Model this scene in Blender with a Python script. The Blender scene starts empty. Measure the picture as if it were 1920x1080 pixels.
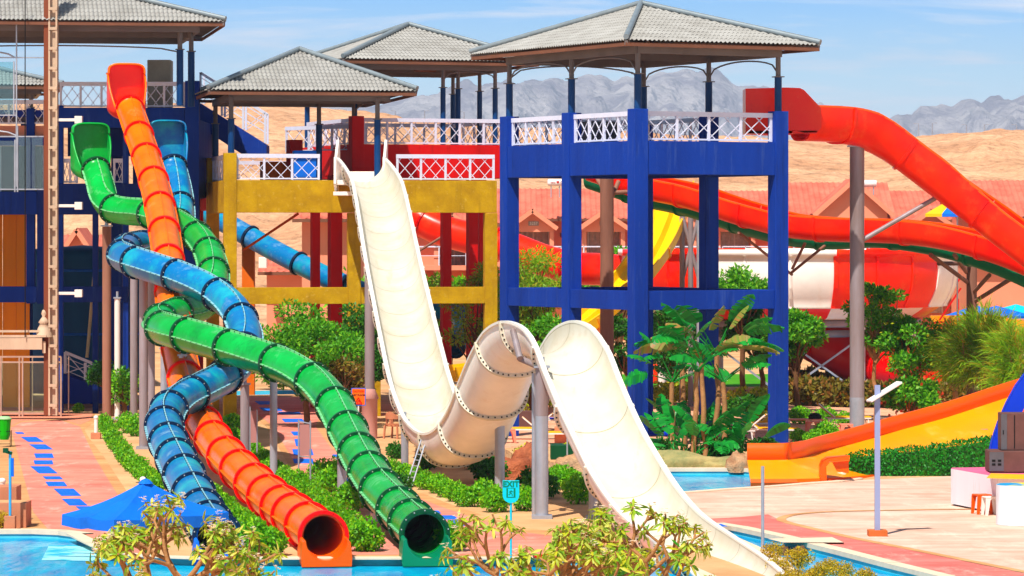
import bpy, math, random
from mathutils import Vector, Matrix, noise
from mathutils.geometry import tessellate_polygon
R = math.radians
random.seed(7)
scn = bpy.context.scene
COL = scn.collection
# ------------------------------------------------------------------ camera, sky, sun
F = 7000.0; HOR = 440.0; CH = 6.4          # focal length in photo pixels, horizon row, eye height (m)
cam_d = bpy.data.cameras.new('camera'); cam = bpy.data.objects.new('camera', cam_d); COL.objects.link(cam)
cam.location = (0, 0, CH); cam.rotation_euler = (R(90), 0, 0)
cam_d.sensor_width = 36; cam_d.lens = 36 * F / 1920; cam_d.shift_y = -(540 - HOR) / 1920
cam_d.clip_start = 1; cam_d.clip_end = 60000
scn.camera = cam
scn.view_settings.view_transform = 'Standard'; scn.view_settings.look = 'None'
scn.view_settings.exposure = 0.35; scn.view_settings.gamma = 1
SUN_EL, SUN_AZ = 56, -24                    # elevation; azimuth of the sun measured from behind the camera (minus = left)
sd = bpy.data.lights.new('sun', 'SUN'); sd.energy = 4.8; sd.angle = R(0.5); sd.color = (1, .95, .86)
so = bpy.data.objects.new('sun', sd); COL.objects.link(so)
sdir = Vector((math.sin(R(SUN_AZ)) * math.cos(R(SUN_EL)), -math.cos(R(SUN_AZ)) * math.cos(R(SUN_EL)), math.sin(R(SUN_EL))))
so.rotation_euler = sdir.to_track_quat('Z', 'Y').to_euler(); so.location = sdir * 100
world = bpy.data.worlds.new('World'); scn.world = world; world.use_nodes = True
wn = world.node_tree; wn.nodes.clear()
def N(t, typ, **k):
    n = t.nodes.new(typ)
    for a, b in k.items(): setattr(n, a, b)
    return n
wo = N(wn, 'ShaderNodeOutputWorld'); bg = N(wn, 'ShaderNodeBackground'); bg.inputs[1].default_value = 1
sky = N(wn, 'ShaderNodeTexSky', sky_type='NISHITA', sun_disc=False, sun_elevation=R(SUN_EL), sun_rotation=math.atan2(sdir.x, sdir.y))
sky.air_density = 1.2; sky.dust_density = .6; sky.ozone_density = 2
sk = N(wn, 'ShaderNodeMix', data_type='RGBA', blend_type='MULTIPLY'); sk.inputs[0].default_value = 1
sk.inputs[7].default_value = (.062, .061, .06, 1)
wn.links.new(sky.outputs[0], sk.inputs[6])
tc = N(wn, 'ShaderNodeTexCoord'); sep = N(wn, 'ShaderNodeSeparateXYZ'); wn.links.new(tc.outputs['Generated'], sep.inputs[0])
grad = N(wn, 'ShaderNodeValToRGB'); wn.links.new(sep.outputs[2], grad.inputs[0])
e = grad.color_ramp.elements
e[0].position = 0.0; e[0].color = (1.25, 1.25, 1.25, 1)
e[1].position = .34; e[1].color = (.05, .17, .46, 1)
for p, c in ((.022, (1.08, 1.18, 1.22, 1)), (.042, (.66, 1.16, 1.42, 1)), (.062, (.16, .68, 1.3, 1))):
    q = e.new(p); q.color = c
cm = N(wn, 'ShaderNodeMapping'); cm.inputs['Scale'].default_value = (7, 7, 90)
cn = N(wn, 'ShaderNodeTexNoise'); cn.inputs['Scale'].default_value = 1.3; cn.inputs['Detail'].default_value = 7; cn.inputs['Roughness'].default_value = .6; cn.inputs['Distortion'].default_value = .7
wn.links.new(tc.outputs['Generated'], cm.inputs[0]); wn.links.new(cm.outputs[0], cn.inputs[0])
cr = N(wn, 'ShaderNodeValToRGB'); cr.color_ramp.elements[0].position = .5; cr.color_ramp.elements[1].position = .72
cr.color_ramp.elements[1].color = (.75, .75, .75, 1)
wn.links.new(cn.outputs[0], cr.inputs[0])
cmix = N(wn, 'ShaderNodeMix', data_type='RGBA'); cmix.inputs[7].default_value = (1.25, 1.22, 1.25, 1)
wn.links.new(cr.outputs[0], cmix.inputs[0]); wn.links.new(grad.outputs[0], cmix.inputs[6])
band = N(wn, 'ShaderNodeMapRange'); band.inputs[1].default_value = .075; band.inputs[2].default_value = .13
wn.links.new(sep.outputs[2], band.inputs[0])
fin = N(wn, 'ShaderNodeMix', data_type='RGBA'); wn.links.new(band.outputs[0], fin.inputs[0])
wn.links.new(cmix.outputs[2], fin.inputs[6]); wn.links.new(sk.outputs[2], fin.inputs[7])
wn.links.new(fin.outputs[2], bg.inputs[0]); wn.links.new(bg.outputs[0], wo.inputs[0])

# ------------------------------------------------------------------ helpers
def P(px, py, Y): return Vector(((px - 960) * Y / F, Y, CH - (py - HOR) * Y / F))
def GY(py): return F * CH / (py - HOR)
def G(px, py, z=0.0):
    Y = F * (CH - z) / (py - HOR); return Vector(((px - 960) * Y / F, Y, z))
def Z(py, Y): return CH - (py - HOR) * Y / F
def XX(px, Y): return (px - 960) * Y / F
def lin(c):
    return tuple(((x / 255) / 12.92 if x / 255 <= .04045 else ((x / 255 + .055) / 1.055) ** 2.4) for x in c) + (1,)
MATS = {}
def satur(c, k):
    g = .3 * c[0] + .59 * c[1] + .11 * c[2]; return tuple(min(1, max(0, g + (x - g) * k)) for x in c[:3]) + (1,)
def mat(name, rgb, rough=.6, var=.15, scale=1.0, rgb2=None, bump=0, metal=0, spec=.5, coat=0, streak=False, detail=6, obj_var=0, lo=.35, hi=.65, bscale=None, sat=1.22):
    if name in MATS: return MATS[name]
    m = bpy.data.materials.new(name); m.use_nodes = True; t = m.node_tree; b = t.nodes['Principled BSDF']
    c = satur(lin(rgb), sat)
    if rgb2 is None: c2 = tuple(max(0, x * (1 - var)) for x in c[:3]) + (1,)
    else: c2 = satur(lin(rgb2), sat)
    spec = min(spec, .3) if not metal else spec; coat = 0; spec = min(spec, .22) if not metal else spec
    g = N(t, 'ShaderNodeNewGeometry'); mp = N(t, 'ShaderNodeMapping')
    mp.inputs['Scale'].default_value = (1, 1, .15) if streak else (1, 1, 1)
    nz = N(t, 'ShaderNodeTexNoise'); nz.inputs['Scale'].default_value = scale; nz.inputs['Detail'].default_value = detail; nz.inputs['Roughness'].default_value = .65
    rp = N(t, 'ShaderNodeValToRGB'); rp.color_ramp.elements[0].position = lo; rp.color_ramp.elements[1].position = hi
    rp.color_ramp.elements[0].color = c2; rp.color_ramp.elements[1].color = c
    t.links.new(g.outputs['Position'], mp.inputs[0]); t.links.new(mp.outputs[0], nz.inputs[0]); t.links.new(nz.outputs[0], rp.inputs[0])
    t.links.new(rp.outputs[0], b.inputs['Base Color'])
    b.inputs['Roughness'].default_value = rough; b.inputs['Metallic'].default_value = metal
    b.inputs['Specular IOR Level'].default_value = spec; b.inputs['Coat Weight'].default_value = coat
    if bump:
        n2 = N(t, 'ShaderNodeTexNoise'); n2.inputs['Scale'].default_value = bscale or scale * 8; n2.inputs['Detail'].default_value = 5
        bp = N(t, 'ShaderNodeBump'); bp.inputs['Strength'].default_value = bump; bp.inputs['Distance'].default_value = .05
        t.links.new(g.outputs['Position'], n2.inputs[0]); t.links.new(n2.outputs[0], bp.inputs['Height']); t.links.new(bp.outputs[0], b.inputs['Normal'])
    MATS[name] = m; return m
def leafmat(name, cols, rough=.5, trans=.25):
    m = bpy.data.materials.new(name); m.use_nodes = True; t = m.node_tree; b = t.nodes['Principled BSDF']
    g = N(t, 'ShaderNodeNewGeometry'); rp = N(t, 'ShaderNodeValToRGB'); el = rp.color_ramp.elements
    el[0].color = lin(cols[0]); el[1].color = lin(cols[-1])
    for i, c in enumerate(cols[1:-1]): q = el.new((i + 1) / (len(cols) - 1)); q.color = lin(c)
    t.links.new(g.outputs['Random Per Island'], rp.inputs[0]); t.links.new(rp.outputs[0], b.inputs['Base Color'])
    b.inputs['Roughness'].default_value = rough; b.inputs['Specular IOR Level'].default_value = .35
    o = t.nodes['Material Output']; tr = N(t, 'ShaderNodeBsdfTranslucent'); mx = N(t, 'ShaderNodeMixShader'); mx.inputs[0].default_value = trans
    t.links.new(rp.outputs[0], tr.inputs[0]); t.links.new(b.outputs[0], mx.inputs[1]); t.links.new(tr.outputs[0], mx.inputs[2]); t.links.new(mx.outputs[0], o.inputs[0])
    MATS[name] = m; return m

FRAME = {}
def thing(name, label, cat, loc=(0, 0, 0), rz=0, group=None, kind=None):
    o = bpy.data.objects.new(name, None); COL.objects.link(o); o.empty_display_size = .2
    o.location = loc; o.rotation_euler = (0, 0, rz)
    tag(o, label, cat, group, kind)
    FRAME[o.name] = Matrix.Translation(Vector(loc)) @ Matrix.Rotation(rz, 4, 'Z')
    return o
def tag(o, label=None, cat=None, group=None, kind=None):
    if label: o['label'] = label
    if cat: o['category'] = cat
    if group: o['group'] = group
    if kind: o['kind'] = kind
    return o
class MB:
    def __init__(s): s.v = []; s.f = []; s.m = []; s.s = []
    def add(s, vs, fs, m=0, smooth=False):
        k = len(s.v); s.v += [tuple(v) for v in vs]
        for f in fs: s.f.append(tuple(i + k for i in f)); s.m.append(m); s.s.append(smooth)
        return s
    def box(s, c, d, rz=0, m=0):
        cx, cy, cz = c; a, b, h = d[0] / 2, d[1] / 2, d[2] / 2; co, si = math.cos(rz), math.sin(rz)
        vs = [(cx + x * co - y * si, cy + x * si + y * co, cz + z) for z in (-h, h) for x, y in ((-a, -b), (a, -b), (a, b), (-a, b))]
        return s.add(vs, [(3, 2, 1, 0), (4, 5, 6, 7), (0, 1, 5, 4), (1, 2, 6, 5), (2, 3, 7, 6), (3, 0, 4, 7)], m)
    def b2(s, p, q, m=0):
        return s.box([(p[i] + q[i]) / 2 for i in range(3)], [abs(q[i] - p[i]) for i in range(3)], 0, m)
    def bar(s, p, q, w, h=None, m=0, up=(0, 0, 1)):
        p = Vector(p); q = Vector(q); h = h or w; d = (q - p)
        if d.length < 1e-6: return s
        d.normalize(); u = Vector(up)
        if abs(d.dot(u)) > .99: u = Vector((0, 1, 0))
        a = d.cross(u).normalized() * w / 2; b = a.cross(d).normalized() * h / 2
        vs = [e + x * a + y * b for e in (p, q) for x, y in ((-1, -1), (1, -1), (1, 1), (-1, 1))]
        return s.add(vs, [(0, 1, 2, 3), (7, 6, 5, 4), (0, 4, 5, 1), (1, 5, 6, 2), (2, 6, 7, 3), (3, 7, 4, 0)], m)
    def tube(s, pts, rad, n=10, m=0, cap=True, smooth=True):
        pts = [Vector(p) for p in pts]; rad = rad if isinstance(rad, (list, tuple)) else [rad] * len(pts)
        vs = []; a = None
        for i, p in enumerate(pts):
            d = (pts[min(i + 1, len(pts) - 1)] - pts[max(i - 1, 0)]).normalized()
            if a is None: a = d.orthogonal().normalized()
            a = (a - d * a.dot(d)).normalized(); b = d.cross(a)
            for k in range(n):
                t = 2 * math.pi * k / n; vs.append(p + (a * math.cos(t) + b * math.sin(t)) * rad[i])
        fs = [(i * n + k, i * n + (k + 1) % n, (i + 1) * n + (k + 1) % n, (i + 1) * n + k) for i in range(len(pts) - 1) for k in range(n)]
        s.add(vs, fs, m, smooth)
        if cap: s.add(vs[:n], [tuple(range(n))[::-1]], m); s.add(vs[-n:], [tuple(range(n))], m)
        return s
    def prism(s, poly, z0, z1, m=0):
        n = len(poly); vs = [(x, y, z0) for x, y in poly] + [(x, y, z1) for x, y in poly]
        tri = tessellate_polygon([[Vector((x, y, 0)) for x, y in poly]])
        fs = [(a, b, c) for a, b, c in tri] + [(a + n, b + n, c + n) for a, b, c in tri] + [(i, (i + 1) % n, (i + 1) % n + n, i + n) for i in range(n)]
        return s.add(vs, fs, m)
    def fprism(s, poly, y0, y1, m=0):      # polygon in x,z extruded along y
        n = len(poly); vs = [(x, y0, z) for x, z in poly] + [(x, y1, z) for x, z in poly]
        tri = tessellate_polygon([[Vector((x, z, 0)) for x, z in poly]])
        fs = [(a, b, c) for a, b, c in tri] + [(a + n, b + n, c + n) for a, b, c in tri] + [(i, (i + 1) % n, (i + 1) % n + n, i + n) for i in range(n)]
        return s.add(vs, fs, m)
    def sweep(s, frames, prof, m=0, closed=True, cap=True, smooth=True):
        n = len(prof); vs = []
        for (p, sd_, up, k) in frames:
            for (x, z) in prof: vs.append(p + sd_ * x * k + up * z * k)
        r = n if closed else n - 1
        fs = [(i * n + j, i * n + (j + 1) % n, (i + 1) * n + (j + 1) % n, (i + 1) * n + j) for i in range(len(frames) - 1) for j in range(r)]
        s.add(vs, fs, m, smooth)
        if cap and closed:
            for base, pr in ((0, frames[0]), (len(frames) - 1, frames[-1])):
                tri = tessellate_polygon([[Vector((x, z, 0)) for x, z in prof]])
                s.add(vs[base * n:base * n + n], tri, m)
        return s
    def lathe(s, prof, c=(0, 0, 0), n=24, m=0, smooth=True, a0=0, a1=2 * math.pi):
        vs = []; full = abs(a1 - a0 - 2 * math.pi) < 1e-6; k = n if full else n + 1
        for r, z in prof:
            for i in range(k):
                t = a0 + (a1 - a0) * i / n; vs.append((c[0] + r * math.cos(t), c[1] + r * math.sin(t), c[2] + z))
        fs = [(j * k + i, j * k + (i + 1) % k, (j + 1) * k + (i + 1) % k, (j + 1) * k + i) for j in range(len(prof) - 1) for i in range(n)]
        return s.add(vs, fs, m, smooth)
    def build(s, name, mats, parent=None, world=False, bevel=0, label=None, cat=None, group=None, kind=None):
        me = bpy.data.meshes.new(name); vs = s.v
        if world and parent is not None:
            inv = FRAME[parent.name].inverted(); vs = [tuple(inv @ Vector(v)) for v in vs]
        me.from_pydata(vs, [], s.f)
        if not isinstance(mats, (list, tuple)): mats = [mats]
        for m in mats: me.materials.append(m)
        me.polygons.foreach_set('material_index', s.m); me.polygons.foreach_set('use_smooth', s.s); me.update()
        o = bpy.data.objects.new(name, me); COL.objects.link(o)
        if parent is not None:
            o.parent = parent
            if parent.name in FRAME: FRAME[o.name] = FRAME[parent.name]
        if bevel:
            md = o.modifiers.new('bevel', 'BEVEL'); md.width = bevel; md.segments = 2; md.limit_method = 'ANGLE'
        return tag(o, label, cat, group, kind)
def dup(root, loc=None, rz=None, sc=None, label=None, group=None):
    r = root.copy(); COL.objects.link(r)
    if loc is not None: r.location = loc
    if rz is not None: r.rotation_euler = (0, 0, rz)
    if sc is not None: r.scale = (sc,) * 3 if not isinstance(sc, tuple) else sc
    if label: r['label'] = label
    if group: r['group'] = group
    for ch in list(root.children):
        c = ch.copy(); COL.objects.link(c); c.parent = r
        for g in ch.children:
            d = g.copy(); COL.objects.link(d); d.parent = c
    return r
def spline(pts, step=.35):
    pts = [Vector(p) for p in pts]; q = [pts[0] * 2 - pts[1]] + pts + [pts[-1] * 2 - pts[-2]]; out = []
    for i in range(1, len(q) - 2):
        a, b, c, d = q[i - 1:i + 3]; n = max(2, int((c - b).length / step))
        t0 = 0; t1 = t0 + max(1e-4, (b - a).length) ** .5; t2 = t1 + max(1e-4, (c - b).length) ** .5; t3 = t2 + max(1e-4, (d - c).length) ** .5
        for k in range(n):
            t = t1 + (t2 - t1) * k / n
            A1 = a * ((t1 - t) / (t1 - t0)) + b * ((t - t0) / (t1 - t0)); A2 = b * ((t2 - t) / (t2 - t1)) + c * ((t - t1) / (t2 - t1)); A3 = c * ((t3 - t) / (t3 - t2)) + d * ((t - t2) / (t3 - t2))
            B1 = A1 * ((t2 - t) / (t2 - t0)) + A2 * ((t - t0) / (t2 - t0)); B2 = A2 * ((t3 - t) / (t3 - t1)) + A3 * ((t - t1) / (t3 - t1))
            out.append(B1 * ((t2 - t) / (t2 - t1)) + B2 * ((t - t1) / (t2 - t1)))
    out.append(q[-2]); return out
def frames_of(pts, k=1, roll=None):
    fr = []
    for i, p in enumerate(pts):
        d = (pts[min(i + 1, len(pts) - 1)] - pts[max(i - 1, 0)]).normalized()
        sd_ = d.cross(Vector((0, 0, 1))).normalized(); up = sd_.cross(d).normalized()
        if roll:
            a = roll(i / (len(pts) - 1)); M = Matrix.Rotation(a, 3, d); sd_ = M @ sd_; up = M @ up
        fr.append((p, sd_, up, k))
    return fr
def rotz(M): return M
def smoothstep(a, b, x):
    t = max(0, min(1, (x - a) / (b - a))); return t * t * (3 - 2 * t)
def interp(tab, x):
    if x <= tab[0][0]: return tab[0][1]
    for (a, b), (c, d) in zip(tab, tab[1:]):
        if x <= c: return b + (d - b) * (x - a) / (c - a)
    return tab[-1][1]
def text_mesh(name, s, size, mat_, parent, loc, rot=(math.pi / 2, 0, 0), ext=.004, bold=0):
    cu = bpy.data.curves.new(name, 'FONT'); cu.body = s; cu.size = size; cu.extrude = ext; cu.align_x = 'CENTER'; cu.align_y = 'CENTER'; cu.offset = bold
    t = bpy.data.objects.new(name, cu); COL.objects.link(t)
    dg = bpy.context.evaluated_depsgraph_get(); me = bpy.data.meshes.new_from_object(t.evaluated_get(dg))
    bpy.data.objects.remove(t); me.name = name; me.materials.clear(); me.materials.append(mat_)
    o = bpy.data.objects.new(name, me); COL.objects.link(o); o.parent = parent; o.location = loc; o.rotation_euler = rot
    return o
# ------------------------------------------------------------------ materials
def M_(n): return MATS[n]
mat('blue_wall', (0, 60, 150), .75, .3, .9, rgb2=(0, 46, 122), bump=.2, streak=True, lo=.3, hi=.7, detail=10)
mat('blue_wall_shade', (0, 44, 118), .75, .3, .9, bump=.2, streak=True)  # blue wall paint darkened to stand for shade on the left tower's lower parts
mat('dark_blue_wall', (0, 40, 130), .7, .2, .7, streak=True)
mat('yellow_wall', (192, 158, 2), .8, .3, 1.6, rgb2=(164, 130, 2), bump=.3, streak=False, detail=10)
mat('red_wall', (205, 50, 16), .75, .2, .8, bump=.15, streak=True)
mat('orange_wall', (226, 120, 40), .8, .2, .8)
mat('salmon_wall', (234, 146, 114), .85, .12, .3, bump=.1, sat=1.0)
mat('white_rail', (222, 224, 240), .5, .08, 3)
mat('roof_tile', (172, 170, 165), .6, .22, 1.3, rgb2=(152, 149, 143), sat=1.0, metal=0.0)
mat('ridge_metal', (134, 146, 152), .4, .2, 2, metal=.1, sat=1)
mat('soffit', (104, 90, 80), .8, .3, 1.2)
mat('fascia', (122, 84, 68), .7, .25, 1.2)
mat('steel_beam', (120, 112, 110), .6, .2, 1)
mat('post_blue', (16, 62, 112), .45, .2, 1)
mat('grey_steel', (158, 150, 156), .5, .25, 1.1, rgb2=(128, 112, 108), metal=.15, streak=True)
mat('brown_steel', (156, 116, 100), .7, .3, 1.1, rgb2=(120, 84, 72), streak=True)
mat('galv', (176, 180, 190), .4, .2, 2, metal=.4)
mat('tube_green', (16, 178, 90), .26, .3, .9, rgb2=(8, 146, 66), coat=.5, hi=.7)
mat('dark_green', (6, 74, 46), .35, .2, 1)
mat('tube_blue', (16, 112, 168), .3, .3, .8, rgb2=(70, 166, 180), coat=.4, lo=.36, hi=.52)
mat('dark_navy', (16, 38, 66), .4, .2, 1)
mat('tube_orange', (255, 134, 14), .26, .15, .8, rgb2=(250, 116, 8), coat=.5)
mat('flange_red', (240, 50, 12), .3, .15, 1, coat=.3)
mat('slide_red', (255, 84, 2), .28, .1, .5, rgb2=(250, 70, 2), coat=.5)
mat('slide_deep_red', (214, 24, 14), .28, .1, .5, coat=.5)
mat('slide_white', (220, 215, 200), .38, .06, .7, rgb2=(208, 198, 172), sat=1.05, lo=.3, hi=.6, coat=.5, streak=False)
mat('slide_cream', (255, 246, 238), .4, .12, .8, coat=.2)
mat('lip_white', (238, 235, 226), .3, .04, 1)
mat('teal', (90, 196, 186), .4, .1, 1)
mat('slide_yellow', (255, 206, 18), .3, .12, .6, rgb2=(250, 190, 8), coat=.4)
mat('slide_amber', (255, 164, 10), .3, .12, .6, coat=.4)
mat('slide_orange', (255, 112, 12), .3, .1, .6, coat=.4)
mat('slide_dkgreen', (34, 120, 84), .4, .2, .6)
mat('bolt', (190, 190, 185), .4, .1, 1)
mat('seam', (170, 158, 132), .6, .2, 2)
mat('dark', (16, 16, 18), .6, .2, 2)
mat('concrete', (178, 168, 152), .85, .25, 1)
mat('terra', (206, 132, 96), .8, .2, 1.2, sat=1.0)
mat('umb_blue', (10, 112, 214), .7, .12, 1.2)
mat('mat_blue', (28, 110, 214), .8, .2, 2)
mat('lounger_yellow', (250, 186, 44), .8, .1, 2)
mat('plastic_white', (236, 228, 222), .4, .05, 2)
mat('plastic_pink', (240, 150, 130), .4, .08, 2)
mat('plastic_orange', (226, 104, 52), .45, .1, 2)
mat('towel_blue', (14, 52, 176), .9, .2, 3)
mat('bin_green', (22, 170, 50), .4, .1, 2)
mat('bin_orange', (240, 84, 34), .4, .1, 2)
mat('stage_white', (232, 228, 236), .6, .08, .8, streak=True)
mat('stage_pink', (224, 120, 150), .6, .15, 1)
mat('speaker_brown', (104, 74, 70), .8, .2, 3)
mat('speaker_grey', (92, 90, 96), .7, .2, 3)
mat('rock', (206, 162, 120), .85, .4, 2.2, rgb2=(150, 104, 72), bump=1, sat=1.0)
mat('rock_green', (176, 160, 116), .85, .4, 1.2, rgb2=(110, 120, 84), bump=.6)
mat('rock_red', (186, 104, 66), .85, .3, 2.2, rgb2=(140, 70, 42), bump=1, sat=1.0)
mat('bark', (120, 88, 64), .9, .3, 4, bump=.5)
mat('bark_pale', (176, 132, 96), .85, .3, 4, bump=.4)
mat('bark_red', (186, 100, 66), .85, .3, 4, bump=.4)
mat('asphalt_mount', (206, 190, 184), .95, .2, .004)
mat('roof_pink', (224, 124, 100), .8, .25, .9, rgb2=(192, 94, 74), sat=1.0)
mat('curtain', (214, 212, 204), .8, .3, 6)
mat('window_dark', (40, 60, 70), .15, .2, 1, spec=.8)
mat('frame_white', (236, 232, 224), .5, .05, 2)
mat('sign_orange', (246, 122, 32), .5, .05, 2)
mat('sign_teal', (60, 196, 206), .45, .06, 2)
mat('sign_green', (10, 120, 84), .5, .05, 2)
mat('tank_white', (232, 228, 226), .4, .06, 2)
mat('fin_green', (120, 206, 140), .4, .1, 1, sat=1); mat('fin_blue', (140, 196, 206), .4, .1, 1, sat=1)
def weather(name, c, amt, scale, lo, hi, stretch=(1, 1, 1), sat=1.0):
    t = MATS[name].node_tree; b = t.nodes['Principled BSDF']; src = b.inputs['Base Color'].links[0].from_socket
    g = N(t, 'ShaderNodeNewGeometry'); mp = N(t, 'ShaderNodeMapping'); mp.inputs['Scale'].default_value = stretch
    n = N(t, 'ShaderNodeTexNoise'); n.inputs['Scale'].default_value = scale; n.inputs['Detail'].default_value = 9; n.inputs['Roughness'].default_value = .72
    r = N(t, 'ShaderNodeMapRange'); r.inputs[1].default_value = lo; r.inputs[2].default_value = hi; r.inputs[4].default_value = amt
    mx = N(t, 'ShaderNodeMix', data_type='RGBA'); mx.inputs[7].default_value = lin(c)
    t.links.new(g.outputs['Position'], mp.inputs[0]); t.links.new(mp.outputs[0], n.inputs[0]); t.links.new(n.outputs[0], r.inputs[0]); t.links.new(r.outputs[0], mx.inputs[0])
    t.links.new(src, mx.inputs[6]); t.links.new(mx.outputs[2], b.inputs['Base Color'])
for nm in ('blue_wall', 'blue_wall_shade'): weather(nm, (110, 140, 180), .22, 1.0, .56, .74, (4, 4, .35)); weather(nm, (0, 14, 46), .6, 1.0, .55, .75, (2.5, 2.5, .2))
weather('yellow_wall', (110, 78, 10), .55, 1.0, .55, .75, (3, 3, .25)); weather('yellow_wall', (230, 205, 120), .35, 6, .58, .72)
weather('red_wall', (90, 14, 10), .6, 1.0, .55, .75, (3, 3, .25))
weather('tube_green', (150, 225, 170), .4, 1.1, .56, .72); weather('tube_green', (4, 70, 40), .45, .8, .55, .7)
weather('tube_blue', (176, 214, 216), .4, 1.6, .56, .7); weather('tube_orange', (255, 190, 120), .35, 1.2, .58, .74); weather('tube_orange', (190, 60, 8), .4, .9, .56, .72)
weather('slide_white', (190, 160, 110), .55, .9, .56, .74, (2.2, .25, 1)); weather('slide_white', (150, 140, 120), .35, 6, .6, .72)
weather('slide_red', (255, 150, 70), .25, .9, .56, .74); weather('slide_red', (160, 20, 0), .35, .7, .55, .75)
weather('slide_cream', (214, 176, 140), .4, 1.0, .55, .72, (1, 1, .5)); weather('roof_tile', (112, 106, 98), .5, 1.2, .54, .72); weather('stage_white', (170, 160, 150), .5, 1.4, .55, .72, (2, 2, .4))
weather('grey_steel', (150, 90, 60), .4, 1.6, .58, .72, (1, 1, .4)); weather('umb_blue', (6, 70, 160), .4, 2, .5, .7); weather('slide_amber', (255, 215, 110), .4, 1.0, .55, .72); weather('mat_blue', (90, 150, 215), .5, 2.5, .52, .7)
leafmat('leaf_bush', [(40, 124, 4), (124, 206, 10), (84, 172, 8), (176, 232, 30)], trans=.35)
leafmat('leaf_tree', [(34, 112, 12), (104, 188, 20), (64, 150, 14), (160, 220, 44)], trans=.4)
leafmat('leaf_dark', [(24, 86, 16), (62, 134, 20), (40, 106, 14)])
leafmat('leaf_yellow', [(196, 190, 10), (150, 176, 14), (226, 214, 40)], trans=.2)
leafmat('leaf_gold', [(220, 180, 16), (170, 156, 14), (196, 148, 10)], trans=.2)
leafmat('leaf_brownish', [(116, 108, 20), (144, 120, 34), (84, 100, 20), (170, 106, 44)])
leafmat('leaf_frangi', [(60, 146, 20), (206, 206, 40), (120, 178, 26), (236, 224, 100), (100, 166, 24)], rough=.4, trans=.35)
leafmat('leaf_palm', [(8, 116, 40), (34, 164, 54), (14, 136, 44)], rough=.3, trans=.3)
leafmat('leaf_palm_dry', [(150, 140, 60), (110, 140, 50), (170, 120, 60)], rough=.5)
leafmat('leaf_tamarisk', [(120, 186, 24), (176, 214, 44), (92, 164, 22), (206, 180, 50)], trans=.5)
leafmat('leaf_hedge', [(14, 100, 16), (36, 150, 24), (20, 122, 18)])
leafmat('petal', [(250, 240, 220), (250, 220, 190)], trans=.2)
leafmat('petal_red', [(220, 50, 30), (240, 90, 50)], trans=.2)
# ------------------------------------------------------------------ ground, pools, paths
def gp(lst): return [G(*p) for p in lst]
pool_main = [(-420, 997), (60, 996), (110, 998), (150, 1003), (185, 1020), (225, 1038), (300, 1044), (380, 1047), (800, 1047), (1030, 1047), (1245, 1052), (1330, 1090), (1335, 1151), (-420, 1151)]
pool_right = [(1018, 884), (1060, 878), (1180, 880), (1390, 880), (1480, 888), (1560, 894), (1598, 899), (1560, 904), (1500, 908), (1440, 913), (1350, 919), (1270, 925), (1130, 918), (1040, 905)]
pool_canal = [(1340, 984), (1382, 991), (1470, 1010), (1560, 1032), (1660, 1058), (1762, 1083), (1800, 1151), (1560, 1151), (1470, 1050), (1380, 1010)]
pool_far = [(1335, 739), (1700, 734), (1760, 752), (1400, 753)]
pool_far2 = [(440, 733), (600, 731), (625, 738), (430, 741)]
pools = [pool_main, pool_right, pool_canal, pool_far, pool_far2]
WATER_Z = -.14
outer = [Vector((-400, 30, 0)), Vector((400, 30, 0)), Vector((400, 262, 0)), Vector((-400, 262, 0))]
def sheet_with_holes(name, outerp, holes, m, z, kind='structure'):
    loops = [outerp] + holes; tri = tessellate_polygon([[Vector((v.x, v.y, 0)) for v in l] for l in loops])
    vs = [(v.x, v.y, z) for l in loops for v in l]; mb = MB(); mb.add(vs, [tuple(t) for t in tri])
    o = mb.build(name, m); tag(o, None, None, None, kind)
    me = o.data
    for p in me.polygons:
        pass
    return o
mat('sand', (226, 178, 128), .95, .3, .35, rgb2=(198, 146, 98), bump=.5, bscale=7, sat=1.0)
sheet_with_holes('ground', outer, [gp(p) for p in pools], M_('sand'), 0)
def water_mat():
    m = bpy.data.materials.new('pool_water'); m.use_nodes = True; t = m.node_tree; b = t.nodes['Principled BSDF']
    g = N(t, 'ShaderNodeNewGeometry'); mp = N(t, 'ShaderNodeMapping'); mp.inputs['Scale'].default_value = (1, .22, 1)
    w = N(t, 'ShaderNodeTexVoronoi', feature='SMOOTH_F1'); w.inputs['Scale'].default_value = 3.2
    nz = N(t, 'ShaderNodeTexNoise'); nz.inputs['Scale'].default_value = 1.6; nz.inputs['Detail'].default_value = 4
    rp = N(t, 'ShaderNodeValToRGB'); rp.color_ramp.elements[0].color = lin((0, 138, 200)); rp.color_ramp.elements[1].color = lin((6, 190, 226)); rp.color_ramp.elements[0].position = .35; rp.color_ramp.elements[1].position = .7
    t.links.new(g.outputs['Position'], mp.inputs[0]); t.links.new(mp.outputs[0], nz.inputs[0]); t.links.new(mp.outputs[0], w.inputs[0]); t.links.new(nz.outputs[0], rp.inputs[0])
    t.links.new(rp.outputs[0], b.inputs['Base Color']); b.inputs['Roughness'].default_value = .12; b.inputs['Specular IOR Level'].default_value = .3; b.inputs['IOR'].default_value = 1.09
    bp = N(t, 'ShaderNodeBump'); bp.inputs['Strength'].default_value = .5; bp.inputs['Distance'].default_value = .12
    t.links.new(nz.outputs[0], bp.inputs['Height']); bp2 = N(t, 'ShaderNodeBump'); bp2.inputs['Strength'].default_value = .3; bp2.inputs['Distance'].default_value = .06
    t.links.new(w.outputs[0], bp2.inputs['Height']); t.links.new(bp.outputs[0], bp2.inputs['Normal']); t.links.new(bp2.outputs[0], b.inputs['Normal'])
    MATS['water'] = m
water_mat()
mat('pool_wall', (120, 206, 214), .5, .2, 2); mat('coping', (236, 214, 190), .7, .15, 2)
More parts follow.
